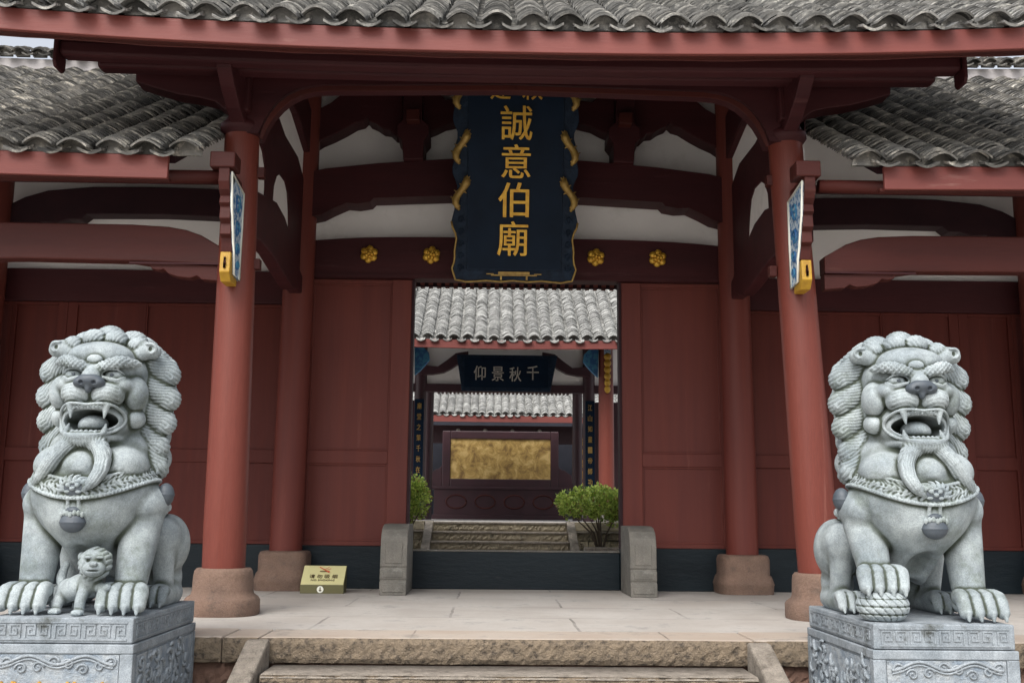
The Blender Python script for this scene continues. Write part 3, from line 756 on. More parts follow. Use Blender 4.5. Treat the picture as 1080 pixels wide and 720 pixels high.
# side frames between front and middle columns
def side_frame(s):
    x = rx(2.44, s)
    MB().box(x - .02, x + .02, 8.72, 11.27, 3.42, 6.0).build('side_plaster', 'plaster', hall)
    lo = [(8.72, 3.15), (9.2, 3.22), (9.7, 3.22), (10.1, 3.18), (10.5, 3.14), (10.8, 3.12), (11.0, 3.17), (11.28, 3.18), (11.28, 3.38), (10.95, 3.46), (10.62, 3.62), (10.2, 3.74), (9.8, 3.77), (9.4, 3.70), (8.86, 3.60), (8.72, 3.56)]
    MB().prism(lo, 'X', x - .07, x + .07).build('side_beam', 'timber', hall, bevel=.02)
    up = [(8.72, 4.12), (9.05, 4.14), (9.25, 4.09), (9.38, 3.98), (9.42, 3.80), (9.42, 3.66), (9.76, 3.72), (9.79, 3.92), (9.9, 4.06), (10.04, 4.13), (10.3, 4.14), (10.45, 4.07), (10.54, 3.9), (10.64, 3.58), (11.27, 3.25), (11.27, 4.5), (10.9, 4.62), (10.2, 4.60), (9.6, 4.72), (8.72, 4.9)]
    MB().prism(up, 'X', x - .035, x + .035).build('side_brace', 'timber', hall, bevel=.012)
    MB().prism([(8.72, 5.1), (9.6, 5.0), (10.5, 4.95), (11.27, 4.8), (11.27, 5.3), (10.0, 5.5), (8.72, 5.4)], 'X', x - .09, x + .09).build('side_beam', 'timber', hall, bevel=.012)
    for z in (3.66, 2.86):
        a, b = (-2.03, -1.97) if s < 0 else (2.335, 2.395)
        MB().box(a, b + .0, 8.57, 8.65, z - .045, z + .045).build('peg', 'timber3', hall, bevel=.004)
for s in (-1, 1): side_frame(s)

# carved brackets on the outer side of the front columns
def bracket(s):
    a, b = (-2.205, -2.118) if s < 0 else (2.49, 2.577)
    prof = [(8.44, 3.52), (8.02, 3.52), (8.02, 3.40), (8.05, 3.34), (8.10, 3.30), (8.08, 3.24), (8.12, 3.22), (8.11, 3.12), (8.16, 3.09), (8.15, 3.0), (8.20, 2.98),
            (8.22, 2.87), (8.44, 2.87)]
    br = MB().prism(prof, 'X', a, b).build('carved_bracket', 'timber3', hall, bevel=.006)
    br2 = MB().prism([(8.43, 2.866), (8.20, 2.866), (8.19, 2.70), (8.25, 2.63), (8.43, 2.63)], 'X', a + .002, b - .002).build('gilded_tip', 'yellow', br, bevel=.006)
    MB().prism([(a + .035, 2.73), (a + .035, 2.79), (a + .05, 2.82), (b - .05, 2.82), (b - .035, 2.79), (b - .035, 2.73), (b - .05, 2.73), (b - .055, 2.77), (a + .055, 2.77), (a + .05, 2.73)], 'Y', 8.178, 8.192).build('tip_carving', 'timber3', br2)
    xi = b if s < 0 else a     # the painted inner face
    c, d = sorted((xi, xi - s * .008))
    pf = [(8.46, 3.43), (8.05, 3.36 + .12), (8.10, 3.22), (8.15, 3.10), (8.19, 2.98), (8.24, 2.88), (8.27, 2.70), (8.46, 2.68)]
    pn = MB().prism(pf, 'X', c, d).build('painted_face', 'blue', br)
    tb = MB(); xf = xi - s * .012
    tb.tube([(xf, y, z) for y, z in pf + [pf[0]]], .010, 6)
    pn2 = tb.build('painted_rim', M['sign_white'], br)
    sc = MB()
    for cy, cz, r_ in ((8.30, 3.28, .085), (8.32, 3.08, .07), (8.35, 2.92, .055), (8.38, 2.79, .04)):
        pts = [(xf, cy + r_ * (1 - k / 26) * math.cos(k * .42), cz + r_ * 1.1 * (1 - k / 26) * math.sin(k * .42)) for k in range(22)]
        sc.tube(pts, .009, 5)
    sc.build('painted_scroll', 'bluedk', br)
    a2, b2 = (-2.275, -2.075) if s < 0 else (2.42, 2.62)
    MB().box(a2, b2, 8.0, 8.20, 3.51, 3.64).build('bracket_head', 'timber3', hall, bevel=.01)
    MB().box(a + .0, b + .0, 7.92, 8.5, 3.525, 3.665).build('bracket_arm', 'timber3', hall, bevel=.01) if False else None
for s in (-1, 1): bracket(s)

# ================================================================== SIDE WINGS
WL = {-1: 'long red side wing left of the gate, dark beams under a grey tile roof',
      1: 'long red side wing right of the gate, dark beams under a grey tile roof'}
def wing(s):
    w = empty('side_wing', (rx(5, s), 9.5, 0), WL[s], 'side wing', 'side wings either side of the gate')
    U1 = 9.0
    zo = lambda x: .012 * max(0, abs(x - X0) - 2.8) ** 1.3
    WP = lambda t: (7.86 + .88 * t, 3.575 + (.47 if s < 0 else .488) * t + .008 * t * t, .54 + .02 * t)
    a, b = sorted((rx(2.70, s), rx(U1, s)))
    tile_roof('roof_tiles', 'tile_near', w, a, b, WP, 4.6, .285, .055, zo, seed=20 + s, rise=.072)
    # the raised edge row by the gate
    deck('roof_deck', 'timber2', w, a + (.10 if s > 0 else 0), b - (.10 if s < 0 else 0), lambda q: WP(q + .13), 4.6, zo, drop=.045)
    zt = WP(4.7)[1]; yt = WP(4.7)[0]
    sag_board('roof_ridge', 'ridge', w, a, b, yt - .10, yt + .22, zt + .0, zt + .13, zo)
    tile_roof('ridge_tiles', 'tile_near', w, a, b, lambda t: (yt - .16 + .88 * t, zt + .16 + .42 * t, .5), .34, .20, .06, zo, seed=30 + s, rise=.05)
    # rear slope
    mb = MB().prism([(yt + .2, zt), (yt + 4.6, 3.7), (yt + 4.6, 3.6), (yt + .2, zt - .1)], 'X', a, b); mb.build('roof_rear', 'tile_near', w)
    a, b = sorted((rx(2.83, s), rx(U1, s)))
    sag_board('eave_board', 'red_eave', w, a, b, 7.90, 7.94, 3.375, 3.565, zo)
    sag_board('eave_batten', 'timber3', w, a - .02, b, 7.95, 8.02, 3.37, 3.40, zo)
    a, b = sorted((rx(2.37, s), rx(U1, s)))
    MB().tube([(a, 8.12, 3.46), (b, 8.12, 3.46)], .055, 18).build('purlin', 'timber3', w)
    MB().box(a, b, 8.2, 8.32, 3.46, 3.5).build('batten', 'timber2', w)
    # front beam, arched at its ends
    r_ = lambda u: rx(u, s)
    top = [(2.53, 2.98), (2.60, 3.02), (2.72, 3.09), (2.85, 3.135), (3.0, 3.16), (3.3, 3.175), (4.4, 3.18), (5.3, 3.16), (5.55, 3.05), (5.68, 2.95)]
    bot = [(5.68, 2.80), (5.2, 2.84), (4.2, 2.87), (3.2, 2.86), (2.53, 2.835)]
    MB().prism([(r_(u), z) for u, z in top + bot], 'Y', 8.53, 8.68).build('front_beam', 'timber3', w, bevel=.012)
    cb = [(2.53, 2.832), (2.53, 2.70), (2.70, 2.715), (2.74, 2.745), (2.80, 2.725), (2.90, 2.735), (2.98, 2.76), (3.02, 2.80), (3.06, 2.79), (3.12, 2.80), (3.14, 2.835), (3.30, 2.858)]
    MB().prism([(r_(u), z) for u, z in cb], 'Y', 8.55, 8.66).build('carved_corbel', 'timber3', w, bevel=.006)
    MB().box(min(r_(2.53), r_(3.3)), max(r_(2.53), r_(3.3)), 8.52, 8.529, 2.835, 2.85).build('beam_line', 'timber', w)
    # upper beam deep in shade against the wall
    top = [(2.7, 4.32), (3.1, 4.38), (3.5, 4.41), (4.2, 4.42), (4.8, 4.41), (5.3, 4.36), (5.55, 4.28), (5.70, 4.2)]
    bot = [(5.70, 3.94), (5.55, 3.93), (5.42, 3.95), (5.35, 3.99), (5.18, 3.98), (5.05, 4.03), (4.92, 4.03), (4.85, 4.09), (4.0, 4.10), (2.7, 4.06)]
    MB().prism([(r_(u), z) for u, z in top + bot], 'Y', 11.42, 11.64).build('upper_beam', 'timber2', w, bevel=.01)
    # columns of the wing (the outer front one stands outside the frame)
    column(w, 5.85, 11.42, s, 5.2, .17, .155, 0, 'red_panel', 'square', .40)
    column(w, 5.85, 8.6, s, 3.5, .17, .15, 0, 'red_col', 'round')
    # wall
    a, b = sorted((r_(2.60), r_(U1)))
    MB().box(a, b, 11.70, 11.78, 3.46, 5.4).build('plaster_wall', 'plaster', w)
    MB().box(a, b, 11.60, 11.79, 3.13, 3.50).build('lintel', 'timber', w, bevel=.006)
    MB().box(a, b, 11.60, 11.78, .001, .46).build('base_board', 'navy', w, bevel=.006)
    us = [2.6, 3.30, 4.18, 5.06, 5.68, 6.0, 6.9, 7.8, 9.0]; sw_ = [.05, .02, .02, .11, .05, .05, .02, .02, .05]; iu = 0
    for u0, u1 in zip(us[:-1], us[1:]):
        a, b = sorted((r_(u0), r_(u1))); y0 = 11.64
        wa, wb = sw_[iu], sw_[iu + 1]; iu += 1
        if s < 0: wa, wb = wb, wa
        mb = MB().box(a + .001, a + wa, y0, 11.76, .463, 3.127).box(b - wb, b - .001, y0, 11.76, .463, 3.127)
        for q0, q1 in ((.463, .50), (1.345, 1.49), (3.09, 3.127)): mb.box(a + wa, b - wb, y0 + .002, 11.76, q0, q1)
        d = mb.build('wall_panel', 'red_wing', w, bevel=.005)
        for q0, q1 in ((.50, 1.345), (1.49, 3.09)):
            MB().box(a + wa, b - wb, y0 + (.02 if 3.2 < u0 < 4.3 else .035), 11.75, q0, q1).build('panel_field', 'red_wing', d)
    return w
for s in (-1, 1): wing(s)

# ================================================================== HANGING PLAQUE over the doorway
pq = empty('hanging_plaque', (.215, 11.17, 3.335), 'blue-black vertical plaque with gold characters and gilded dragons over the gate opening', 'plaque',
           rot=(math.radians(17), 0, 0))
# local frame: x right, z up the board, -y towards the viewer
HP = 2.55; WP_ = .655
def scallop(side):
    pts = []
    for k in range(0, 41):
        v = HP * k / 40
        w = WP_ + .022 * math.sin(v * 11 + .5) + .012 * math.sin(v * 23) - (.03 if v < .08 else 0)
        pts.append((side * w, v))
    return pts
out = scallop(1) + scallop(-1)[::-1]
MB().prism(out, 'Y', -.03, .04).build('carved_frame', 'plaque_frame', pq, local=True, bevel=.008)
inn = [(-.50, .13), (.50, .13), (.50, HP - .08), (-.50, HP - .08)]
MB().prism([(-.515, .11), (.515, .11), (.515, HP - .06), (-.515, HP - .06)], 'Y', -.052, -.031).build('board_rim', 'plaque_frame', pq, local=True, bevel=.006)
MB().prism(inn, 'Y', -.06, -.053).build('board', 'plaque', pq, local=True)
rim = MB(); rim.tube([(x, -.035, z) for x, z in scallop(-1)[::-1][30:] + [(-.6, .0), (-.52, -.018), (-.3, .0), (-.15, -.012), (0, .002), (.15, -.012), (.3, 0), (.52, -.018), (.6, 0)] + scallop(1)[:11]], .011, 6)
rim.build('gilt_edge', 'gold_old', pq, local=True)
for sd_ in (-1, 1):
    for v0, sc_ in ((.93, 1.0), (1.42, 1.0), (1.98, .9)):
        dr = MB()
        pts = [(sd_ * (.60 + .05 * math.sin(k * .55) - .010 * k * .3), -.060 - .012 * math.sin(k), v0 - .17 * sc_ + .036 * sc_ * k) for k in range(11)]
        dr.tube(pts, [.014, .028, .036, .042, .040, .036, .036, .040, .048, .040, .016], 8)
        h = pts[-2]
        for k in range(4): dr.tube([h, (h[0] - sd_ * .05 * math.cos(k * .7), h[1] - .02, h[2] + .06 * math.sin(k * .9) - .01)], [.016, .003], 6)
        for k in (2, 4, 6, 8): q = pts[k]; dr.tube([q, (q[0] - sd_ * (.05 if k % 4 else -.05), q[1] - .015, q[2] - .035)], [.020, .005], 6)
        for k in (1, 3, 5, 7): q = pts[k]; dr.tube([q, (q[0] + sd_ * .055, q[1] - .01, q[2] + .03)], [.016, .004], 6)
        dr.build('gilded_dragon', 'gold_old', pq, local=True)
    sw = MB()
    for k in range(5):
        c = (sd_ * .585, -.05, .13 + .13 * k)
        sw.tube([(c[0] + .035 * (1 - j / 14) * math.cos(j * .6), c[1], c[2] + .045 * (1 - j / 14) * math.sin(j * .6)) for j in range(12)], .007, 5)
    sw.build('carved_scrolls', 'plaque_frame', pq, local=True)
tbm = MB(); tbm.box(-.25, .25, -.075, -.062, .055, .068).box(-.17, .17, -.075, -.062, .072, .10).box(-.15, -.13, -.075, -.062, .01, .052).box(.13, .15, -.075, -.062, .01, .052)
tbm.box(-.30, -.22, -.075, -.062, .07, .08).box(.22, .30, -.075, -.062, .07, .08); tbm.build('gilt_altar_motif', 'gold_old', pq, local=True)
chars = [('廟', -.02, .46, .37, .385), ('伯', -.015, .875, .37, .385), ('意', .005, 1.285, .35, .37), ('誠', .005, 1.69, .38, .37), ('建', -.17, 2.06, .24, .26), ('敕', .17, 2.06, .24, .26)]
for ch, u, v, w_, h_ in chars:
    lettering('character', ch, 'gold', pq, (u, -.070, v), (1, 0, 0), (0, 0, 1), w_ * .90, h_ * .97, .03, .010, world=False)

# ================================================================== DOOR STONES
def door_stone(xc, label):
    o = empty('door_stone', (xc, 11.0, 0), label, 'door stone', 'carved grey stones flanking the threshold')
    a, b = xc - .135, xc + .135
    MB().prism([(11.5, 0), (10.70, 0), (10.70, .13), (10.73, .145), (10.715, .16), (10.715, .25), (10.745, .265), (10.73, .285), (10.735, .50), (10.76, .58), (10.82, .645), (10.92, .685), (11.05, .70), (11.5, .70)], 'X', a, b).build('stone_body', 'greystone', o, bevel=.028, seg=3)
    f = MB().box(a + .05, b - .05, 10.722, 10.74, .31, .52).box(a + .04, b - .04, 10.708, 10.72, .175, .235).box(a + .03, b - .03, 10.69, 10.705, .03, .11)
    f.build('carved_panel', 'greystone', o, bevel=.006)
door_stone(-.975, 'grey carved door stone with a rounded top beside the yellow sign, left of the threshold')
door_stone(1.545, 'grey carved door stone with a rounded top, right of the threshold')

# ================================================================== NO SMOKING SIGN
sg = empty('no_smoking_sign', (-1.70, 10.95, 0), 'low wedge-shaped yellow no smoking sign standing on the floor by the left column base', 'sign')
a, b = -1.925, -1.485
MB().prism([(10.86, 0), (11.08, 0), (11.08, .262), (11.07, .268), (10.86, .085)], 'X', a, b).build('sign_body', 'sign_side', sg, bevel=.003)
sl = Vector((0, .21, .183)).normalized(); nrm = Vector((0, -sl.z, sl.y))
org = Vector(((a + b) / 2, 10.86, .085)) + nrm * .004
def on(u, v, k=0): return org + Vector((u, 0, 0)) + sl * v + nrm * k
f = MB(); L_ = .272
vs = [on(-.216, .003), on(.216, .003), on(.216, L_), on(-.216, L_)]; vs2 = [v - nrm * .003 for v in vs]
f.add(vs + vs2, [(0, 1, 2, 3), (7, 6, 5, 4), (0, 4, 5, 1), (1, 5, 6, 2), (2, 6, 7, 3), (3, 7, 4, 0)]); f.build('sign_face', 'sign', sg)
for i, ch in enumerate('请勿吸烟'):
    lettering('lettering', ch, 'sign_ink', sg, on(-.115 + i * .077, .115, .004), (1, 0, 0), tuple(sl), .056, .052, .003, .01)
lettering('lettering', 'NO SMOKING', 'sign_ink', sg, on(0, .062, .004), (1, 0, 0), tuple(sl), .24, .022, .003, .01)
ic = MB()
def strip(mb, p, q, wd, k):
    p, q = Vector((p[0], p[1])), Vector((q[0], q[1])); n = (q - p).normalized(); n = Vector((-n.y, n.x)) * wd / 2
    c = [p + n, p - n, q - n, q + n]; mb.add([on(v.x, v.y, k) for v in c], [(0, 1, 2, 3)])
strip(ic, (-.045, .185), (.03, .185), .014, .006); ic.build('cigarette_mark', 'sign_ink', sg)
ic = MB(); strip(ic, (-.055, .245), (.055, .165), .010, .009); strip(ic, (.0, .21), (.045, .245), .006, .008); strip(ic, (.02, .20), (.065, .225), .005, .008)
strip(ic, (.034, .185), (.055, .185), .012, .008); ic.build('red_bar', 'sign_red', sg)
bd = MB(); bd.add([(a + .205 + .034 * math.cos(k * math.pi / 10), 10.853, .042 + .034 * math.sin(k * math.pi / 10)) for k in range(20)], [tuple(range(20))])
bd = bd.build('round_badge', 'sign_white', sg)
MB().box(a + .200, a + .210, 10.848, 10.850, .022, .064).box(a + .192, a + .218, 10.848, 10.850, .030, .038).build('badge_mark', 'sign_ink', bd)

# ================================================================== PEDESTALS
def meander(mb, org, ux, uy, un, W_, H_, n):
    """square key-fret relief, strips standing 5 mm proud"""
    cw = W_ / n; t_ = .0085
    def bar(x0, x1, z0, z1, d=.005):
        vs = [org + ux * x + uy * z + un * k for k in (0, d) for (x, z) in ((x0, z0), (x1, z0), (x1, z1), (x0, z1))]
        mb.add(vs, [(4, 5, 6, 7), (0, 1, 5, 4), (1, 2, 6, 5), (2, 3, 7, 6), (3, 0, 4, 7)])
    bar(0, W_, H_ - t_, H_); bar(0, W_, 0, t_)
    for i in range(n):
        x = i * cw; g = cw * .12; m = i % 2
        X = (lambda q: x + q) if not m else (lambda q: x + cw - q)
        def hb(q0, q1, z0, z1): a_, b_ = sorted((X(q0), X(q1))); bar(a_, b_, z0, z1)
        hb(g, g + t_, H_ * .12, H_ * .86); hb(g + t_, cw - g, H_ * .86 - t_, H_ * .86)
        hb(cw - g - t_, cw - g, H_ * .28, H_ * .86 - t_); hb(cw * .36, cw - g - t_, H_ * .28, H_ * .28 + t_)
        hb(cw * .36, cw * .36 + t_, H_ * .28 + t_, H_ * .62); hb(cw * .36 + t_, cw * .62, H_ * .62 - t_, H_ * .62)
def pedestal(xc, label, text, s):
    o = empty('lion_pedestal', (xc, 6.45, -.75), label, 'pedestal', 'carved stone pedestals under the lions')
    hx = .39; y0, y1 = 5.85, 7.03
    up = MB().box(xc - hx, xc + hx, y0, y1, .098, .232).build('top_slab', 'pedestal', o, bevel=.008, seg=3)
    mm = MB(); meander(mm, Vector((xc - hx + .03, y0 - .001, .114)), Vector((1, 0, 0)), Vector((0, 0, 1)), Vector((0, -1, 0)), 2 * hx - .06, .098, 9)
    mm.build('key_fret', 'pedestal', up)
    sx = xc - s * hx
    mm = MB()
    if s > 0: meander(mm, Vector((sx - .001, y1 - .04, .114)), Vector((0, -1, 0)), Vector((0, 0, 1)), Vector((-1, 0, 0)), 1.1, .098, 11)
    else: meander(mm, Vector((sx + .001, y0 + .04, .114)), Vector((0, 1, 0)), Vector((0, 0, 1)), Vector((1, 0, 0)), 1.1, .098, 11)
    mm.build('key_fret', 'pedestal', up)
    # body: frame round a sunk carved field
    bx = hx + .012; by0, by1 = y0 - .012, y1 + .012; zt = .09
    MB().box(xc - bx + .012, xc + bx - .012, by0 + .012, by1 - .012, -.70, zt - .002).build('pedestal_body', 'pedestal', o)
    fr = MB().box(xc - bx, xc + bx, by0, by1, .045, zt + .004).box(xc - bx, xc + bx, by0, by1, -.749, -.64)
    for (p, q) in ((xc - bx, xc - bx + .07), (xc + bx - .07, xc + bx)):
        fr.box(p, q, by0, by0 + .06, -.639, .044); fr.box(p, q, by1 - .06, by1, -.639, .044)
    fr.build('pedestal_frame', 'pedestal', o, bevel=.006)
    fl = MB().box(xc - bx + .075, xc + bx - .075, by0 + .006, by0 + .011, -.63, .04); fl.build('carved_field', 'pedestal_field', o)
    # scalloped cloud scroll along the top of the field
    y = by0 + .002; sc = MB(); L_ = bx - .10
    for off, rr in ((0, .009), (.018, .006)):
        sc.tube([(xc + L_ * (k / 60 * 2 - 1), y, .012 - off - .022 * math.cos(k / 60 * 4 * math.pi * 1.0)) for k in range(61)], rr, 6)
    for cx_, dr_ in ((-.27, 1), (-.19, -1), (-.02, 1), (.06, -1), (.23, 1), (.29, -1), (-.10, 1), (.14, -1)):
        cz = -.018 + .02 * math.cos(cx_ * 20)
        sc.tube([(xc + cx_ + dr_ * .034 * (1 - j / 18) * math.cos(j * .55), y, cz + .032 * (1 - j / 18) * math.sin(j * .55)) for j in range(16)], .0065, 5)
    sc.build('cloud_scroll', 'pedestal', o)
    n = len(text)
    for i, ch in enumerate(text):
        lettering('gold_character', ch, 'gold', o, (xc - .25 + i * (.50 / (n - 1)), by0 - .002, -.155), (1, 0, 0), (0, 0, 1), .105, .115, .012, .02)
    # side face carved with leaves
    xs = xc - s * bx
    sdm = MB(); rr = random.Random(int(xc * 10) + 50)
    p0, p1 = sorted((xs, xs + s * .008))
    MB().box(p0 + (.003 if s > 0 else 0), p1 - (0 if s > 0 else .003), by0 + .08, by1 - .08, -.63, .03).build('carved_field', 'pedestal_field', o)
    for k in range(150):
        cy = rr.uniform(by0 + .10, by1 - .10); cz = rr.uniform(-.55, .01); an = rr.uniform(0, 6.28); ln = rr.uniform(.04, .10)
        pts = [(xs - s * .002, cy + ln * t_ * math.cos(an + t_ * 1.6), cz + ln * t_ * math.sin(an + t_ * 1.6) * 1.0) for t_ in (0, .3, .6, .85, 1)]
        sdm.tube(pts, [.004, .009, .012, .010, .003], 6)
    sdm.build('leaf_carving', 'pedestal', o)
    return o
PXL, PXR = -2.315, 2.49
pedestal(PXL, 'square carved pedestal with key-fret slab under the lion with the cub', '誠意伯廟', -1)
pedestal(PXR, 'square carved pedestal with key-fret slab under the lion holding a ball', '敕建誠意伯廟', 1)

# ================================================================== STONE LIONS
def lion(xc, label, with_ball, flip, size):
    """canonical lion faces -Y; the camera sees its -X side; flip mirrors it"""
    o = empty('stone_lion', (xc, 6.45, .232), label, 'stone lion', 'pair of guardian lions')
    o.scale = (size, size, size)
    h = .0056
    V = Vol((-.56, -.82, -.02), (.56, .62, 1.74), h)
    # ---- trunk: deep chest, narrow waist, rump between the haunches
    V.ell((0, -.245, .68), (.365, .325, .275), .05)
    V.ell((0, -.30, .56), (.255, .27, .17), .05)
    V.cone((0, -.10, .78), (0, .34, .36), .25, .21, .07)
    V.ell((0, -.12, .93), (.33, .31, .22), .08)
    V.cone((0, -.33, .50), (0, -.02, .22), .17, .13, .06)          # brisket running down between the legs
    for s in (-1, 1):
        V.ell((s * .165, -.335, .845), (.165, .175, .13), .03)
        if s < 0: V.ell((0, -.405, .845), (.150, .170, .115), .03)
        V.ell((s * .298, -.205, .625), (.125, .185, .125), .018)
        # hind quarter, set apart from the fore leg
        V.ell((s * .262, .36, .375), (.140, .205, .195), .022)
        V.ell((s * .25, .42, .16), (.10, .12, .15), .03)
        V.ell((s * .280, .21, .425), (.105, .115, .120), .035)
        V.cone((s * .290, .18, .38), (s * .290, .26, .10), .072, .060, .02)
        V.cone((s * .285, .42, .065), (s * .292, .06, .06), .078, .074, .02)
        for k in range(4):
            ox = (k - 1.5) * .046
            V.path([(s * .292 + ox, .05, .10), (s * .292 + ox * 1.15, -.02, .10), (s * .292 + ox * 1.2, -.055, .045)], [.034, .034, .028], .005)
            V.cone((s * .292 + ox * 1.2, -.075, .045), (s * .292 + ox * 1.2, -.092, .012), .016, .006, .003)
        # fore leg
        up = .135 if (with_ball and s < 0) else 0
        V.cone((s * .285, -.235, .53), (s * .275, -.325, .19 + up * .8), .122, .094, .022)
        V.ell((s * .272, -.37, .095 + up), (.112, .11, .072), .025)
        for k in range(4):
            ox = (k - 1.5) * .069; px = s * .265 + ox + s * .01
            V.path([(s * .27 + ox * .75, -.385, .135 + up), (px, -.462, .128 + up), (px * 1.02, -.502, .056 + up)], [.046, .046, .038], .004)
            V.ell((px, -.478, .150 + up), (.030, .026, .020), .006)
            V.path([(px - .028, -.535, .085 + up), (px, -.552, .098 + up), (px + .028, -.535, .085 + up)], .006, .003, 's')
            V.cone((px * 1.02, -.530, .052 + up), (px * 1.02, -.540, .014 + up), .021, .009, .003)
    V.ell((0, -.44, .14), (.135, .30, .25), .03, 's')
    V.ell((0, -.05, .07), (.14, .45, .16), .03, 's')
    # flame scrolls on the flanks
    for s in (-1, 1):
        for k, (y, z, r) in enumerate(((.13, .665, .045), (.20, .61, .042), (.08, .575, .036), (.26, .665, .040), (.30, .60, .035))):
            V.ell((s * (.29 - .012 * k), y, z), r, .006, groove=lambda x, y_, z_: .004 * np.sin(260 * np.sqrt(y_ * y_ + z_ * z_)))
    V.path([(0, .48, .25), (.04, .52, .55), (-.03, .48, .85), (0, .44, 1.05)], [.07, .09, .08, .05], .03)
    # ---- head core
    V.ell((0, -.10, 1.22), (.29, .32, .38), .04)
    V.ell((0, -.24, 1.40), (.250, .25, .205), .04)        # skull
    V.ell((0, -.33, 1.12), (.205, .23, .17), .03)         # jaw mass
    V.ell((0, -.37, 1.01), (.175, .205, .050), .03)      # lower jaw
    V.ell((0, -.395, 1.505), (.180, .10, .075), .05)
    # brows
    for s in (-1, 1):
        gr = lambda qx, qy, qz, X, Y, Z: .0052 * np.sin(X * 230) * np.sin(Z * 210 + 1)
        V.path([(s * .030, -.505, 1.412), (s * .09, -.525, 1.428), (s * .160, -.500, 1.452), (s * .232, -.405, 1.450)], [.028, .036, .036, .018], .006, groove=gr)
        V.ell((s * .212, -.36, 1.275), (.072, .10, .105), .012)
        V.ell((s * .215, -.33, 1.13), (.055, .085, .058), .010)
        V.ell((s * .112, -.52, 1.374), (.066, .040, .034), .008, 's')
        V.ell((s * .112, -.478, 1.371), (.052, .042, .036), .003)
        V.path([(s * .112 + .017 * math.cos(t * .7), -.519 + .002, 1.370 + .017 * math.sin(t * .7)) for t in range(10)], .0035, .002, 's')
        V.ell((s * .112, -.522, 1.370), (.009, .014, .009), .002, 's')
        V.path([(s * .052, -.515, 1.378), (s * .085, -.527, 1.400), (s * .14, -.518, 1.400), (s * .175, -.482, 1.376)], [.004, .006, .006, .004], .003)
        V.path([(s * .052, -.515, 1.366), (s * .085, -.535, 1.344), (s * .14, -.527, 1.342), (s * .175, -.482, 1.364)], [.004, .006, .006, .004], .003)
        # muzzle pads with whisker lines
        V.ell((s * .082, -.475, 1.260), (.098, .112, .080), .010)
        for dz in (-.038, -.014, .012, .036):
            pts = []
            for k in range(7):
                x_ = (.028 + .022 * k); z_ = dz + .018 * math.sin(k / 6 * math.pi) - .010
                q = 1 - ((x_ - .082) / .098) ** 2 - (z_ / .080) ** 2
                pts.append((s * x_, -.475 - .112 * math.sqrt(max(q, .02)) - .001, 1.260 + z_))
            V.path(pts, .0042, .003, 's')
        V.ell((s * .145, -.42, 1.315), (.080, .10, .055), .02)
    V.ell((0, -.500, 1.462), (.045, .030, .030), .008)
    V.path([(0, -.445, 1.435), (0, -.50, 1.39), (0, -.55, 1.355)], [.042, .046, .052], .016)
    for z_ in (1.408, 1.388): V.path([(-.035, -.515, z_ - .004), (0, -.530, z_), (.035, -.515, z_ - .004)], .0045, .003, 's')
    for s in (-1, 1):
        V.path([(s * .070, -.545, 1.352), (s * .125, -.520, 1.335), (s * .185, -.455, 1.300), (s * .205, -.42, 1.24)], [.010, .016, .016, .008], .006)
        V.path([(s * .045, -.545, 1.362), (s * .105, -.530, 1.350)], .0045, .003, 's')
        for k in range(3): V.path([(s * .150, -.50 + .012 * k, 1.000 - .022 * k), (s * .185, -.43 + .012 * k, 1.045 - .022 * k), (s * .205, -.37, 1.08 - .022 * k)], .0045, .003, 's')
    # mouth
    V.ell((0, -.50, 1.102), (.154, .24, .064), .010, 's')
    for s in (-1, 1):
        V.path([(0, -.588, 1.188), (s * .05, -.586, 1.194), (s * .105, -.562, 1.196), (s * .150, -.515, 1.180), (s * .183, -.450, 1.140), (s * .180, -.432, 1.090), (s * .150, -.475, 1.042), (s * .085, -.545, 1.020), (0, -.565, 1.016)],
               [.0085, .0085, .0085, .009, .0095, .0095, .0095, .0095, .0095], .004)
    V.ell((0, -.41, 1.085), (.080, .130, .056), .005)
    for s in (-1, 1):
        V.cone((s * .100, -.548, 1.186), (s * .094, -.556, 1.115), .023, .006, .003)
        V.cone((s * .108, -.515, 1.035), (s * .104, -.520, 1.080), .020, .006, .003)
        for k in range(4): V.ell((s * (.012 + k * .021), -.565 + k * .003, 1.176), (.0100, .011, .014), .002)
        for k in range(3): V.ell((s * (.014 + k * .026), -.540 + k * .004, 1.036), (.012, .011, .013), .002)
    # ---- mane: overlapping shell-shaped locks, each combed with fine lines and ending in a small curl
    def lock(root, tip, ra, rb, fr=370, am=.0026):
        r0 = np.array(root); r1 = np.array(tip); ax = (r1 - r0) / np.linalg.norm(r1 - r0)
        w = np.cross(ax, (0, 1., 0)); w /= np.linalg.norm(w) + 1e-9
        L = float(np.linalg.norm(r1 - r0))
        V.cone(root, tip, ra, rb, .004, groove=lambda qx, qy, qz, t, w=w: am * np.sin(fr * ((qx * w[0] + qy * w[1] + qz * w[2]) * (1 - .25 * t) + .30 * L * t * t)))
        c = r1 + ax * rb * .52; c[1] -= rb * .62
        V.ell(tuple(c), (rb * .34, rb * .30, rb * .34), .003, groove=lambda x, y, z: .003 * np.sin(330 * np.sqrt(x * x + z * z)))
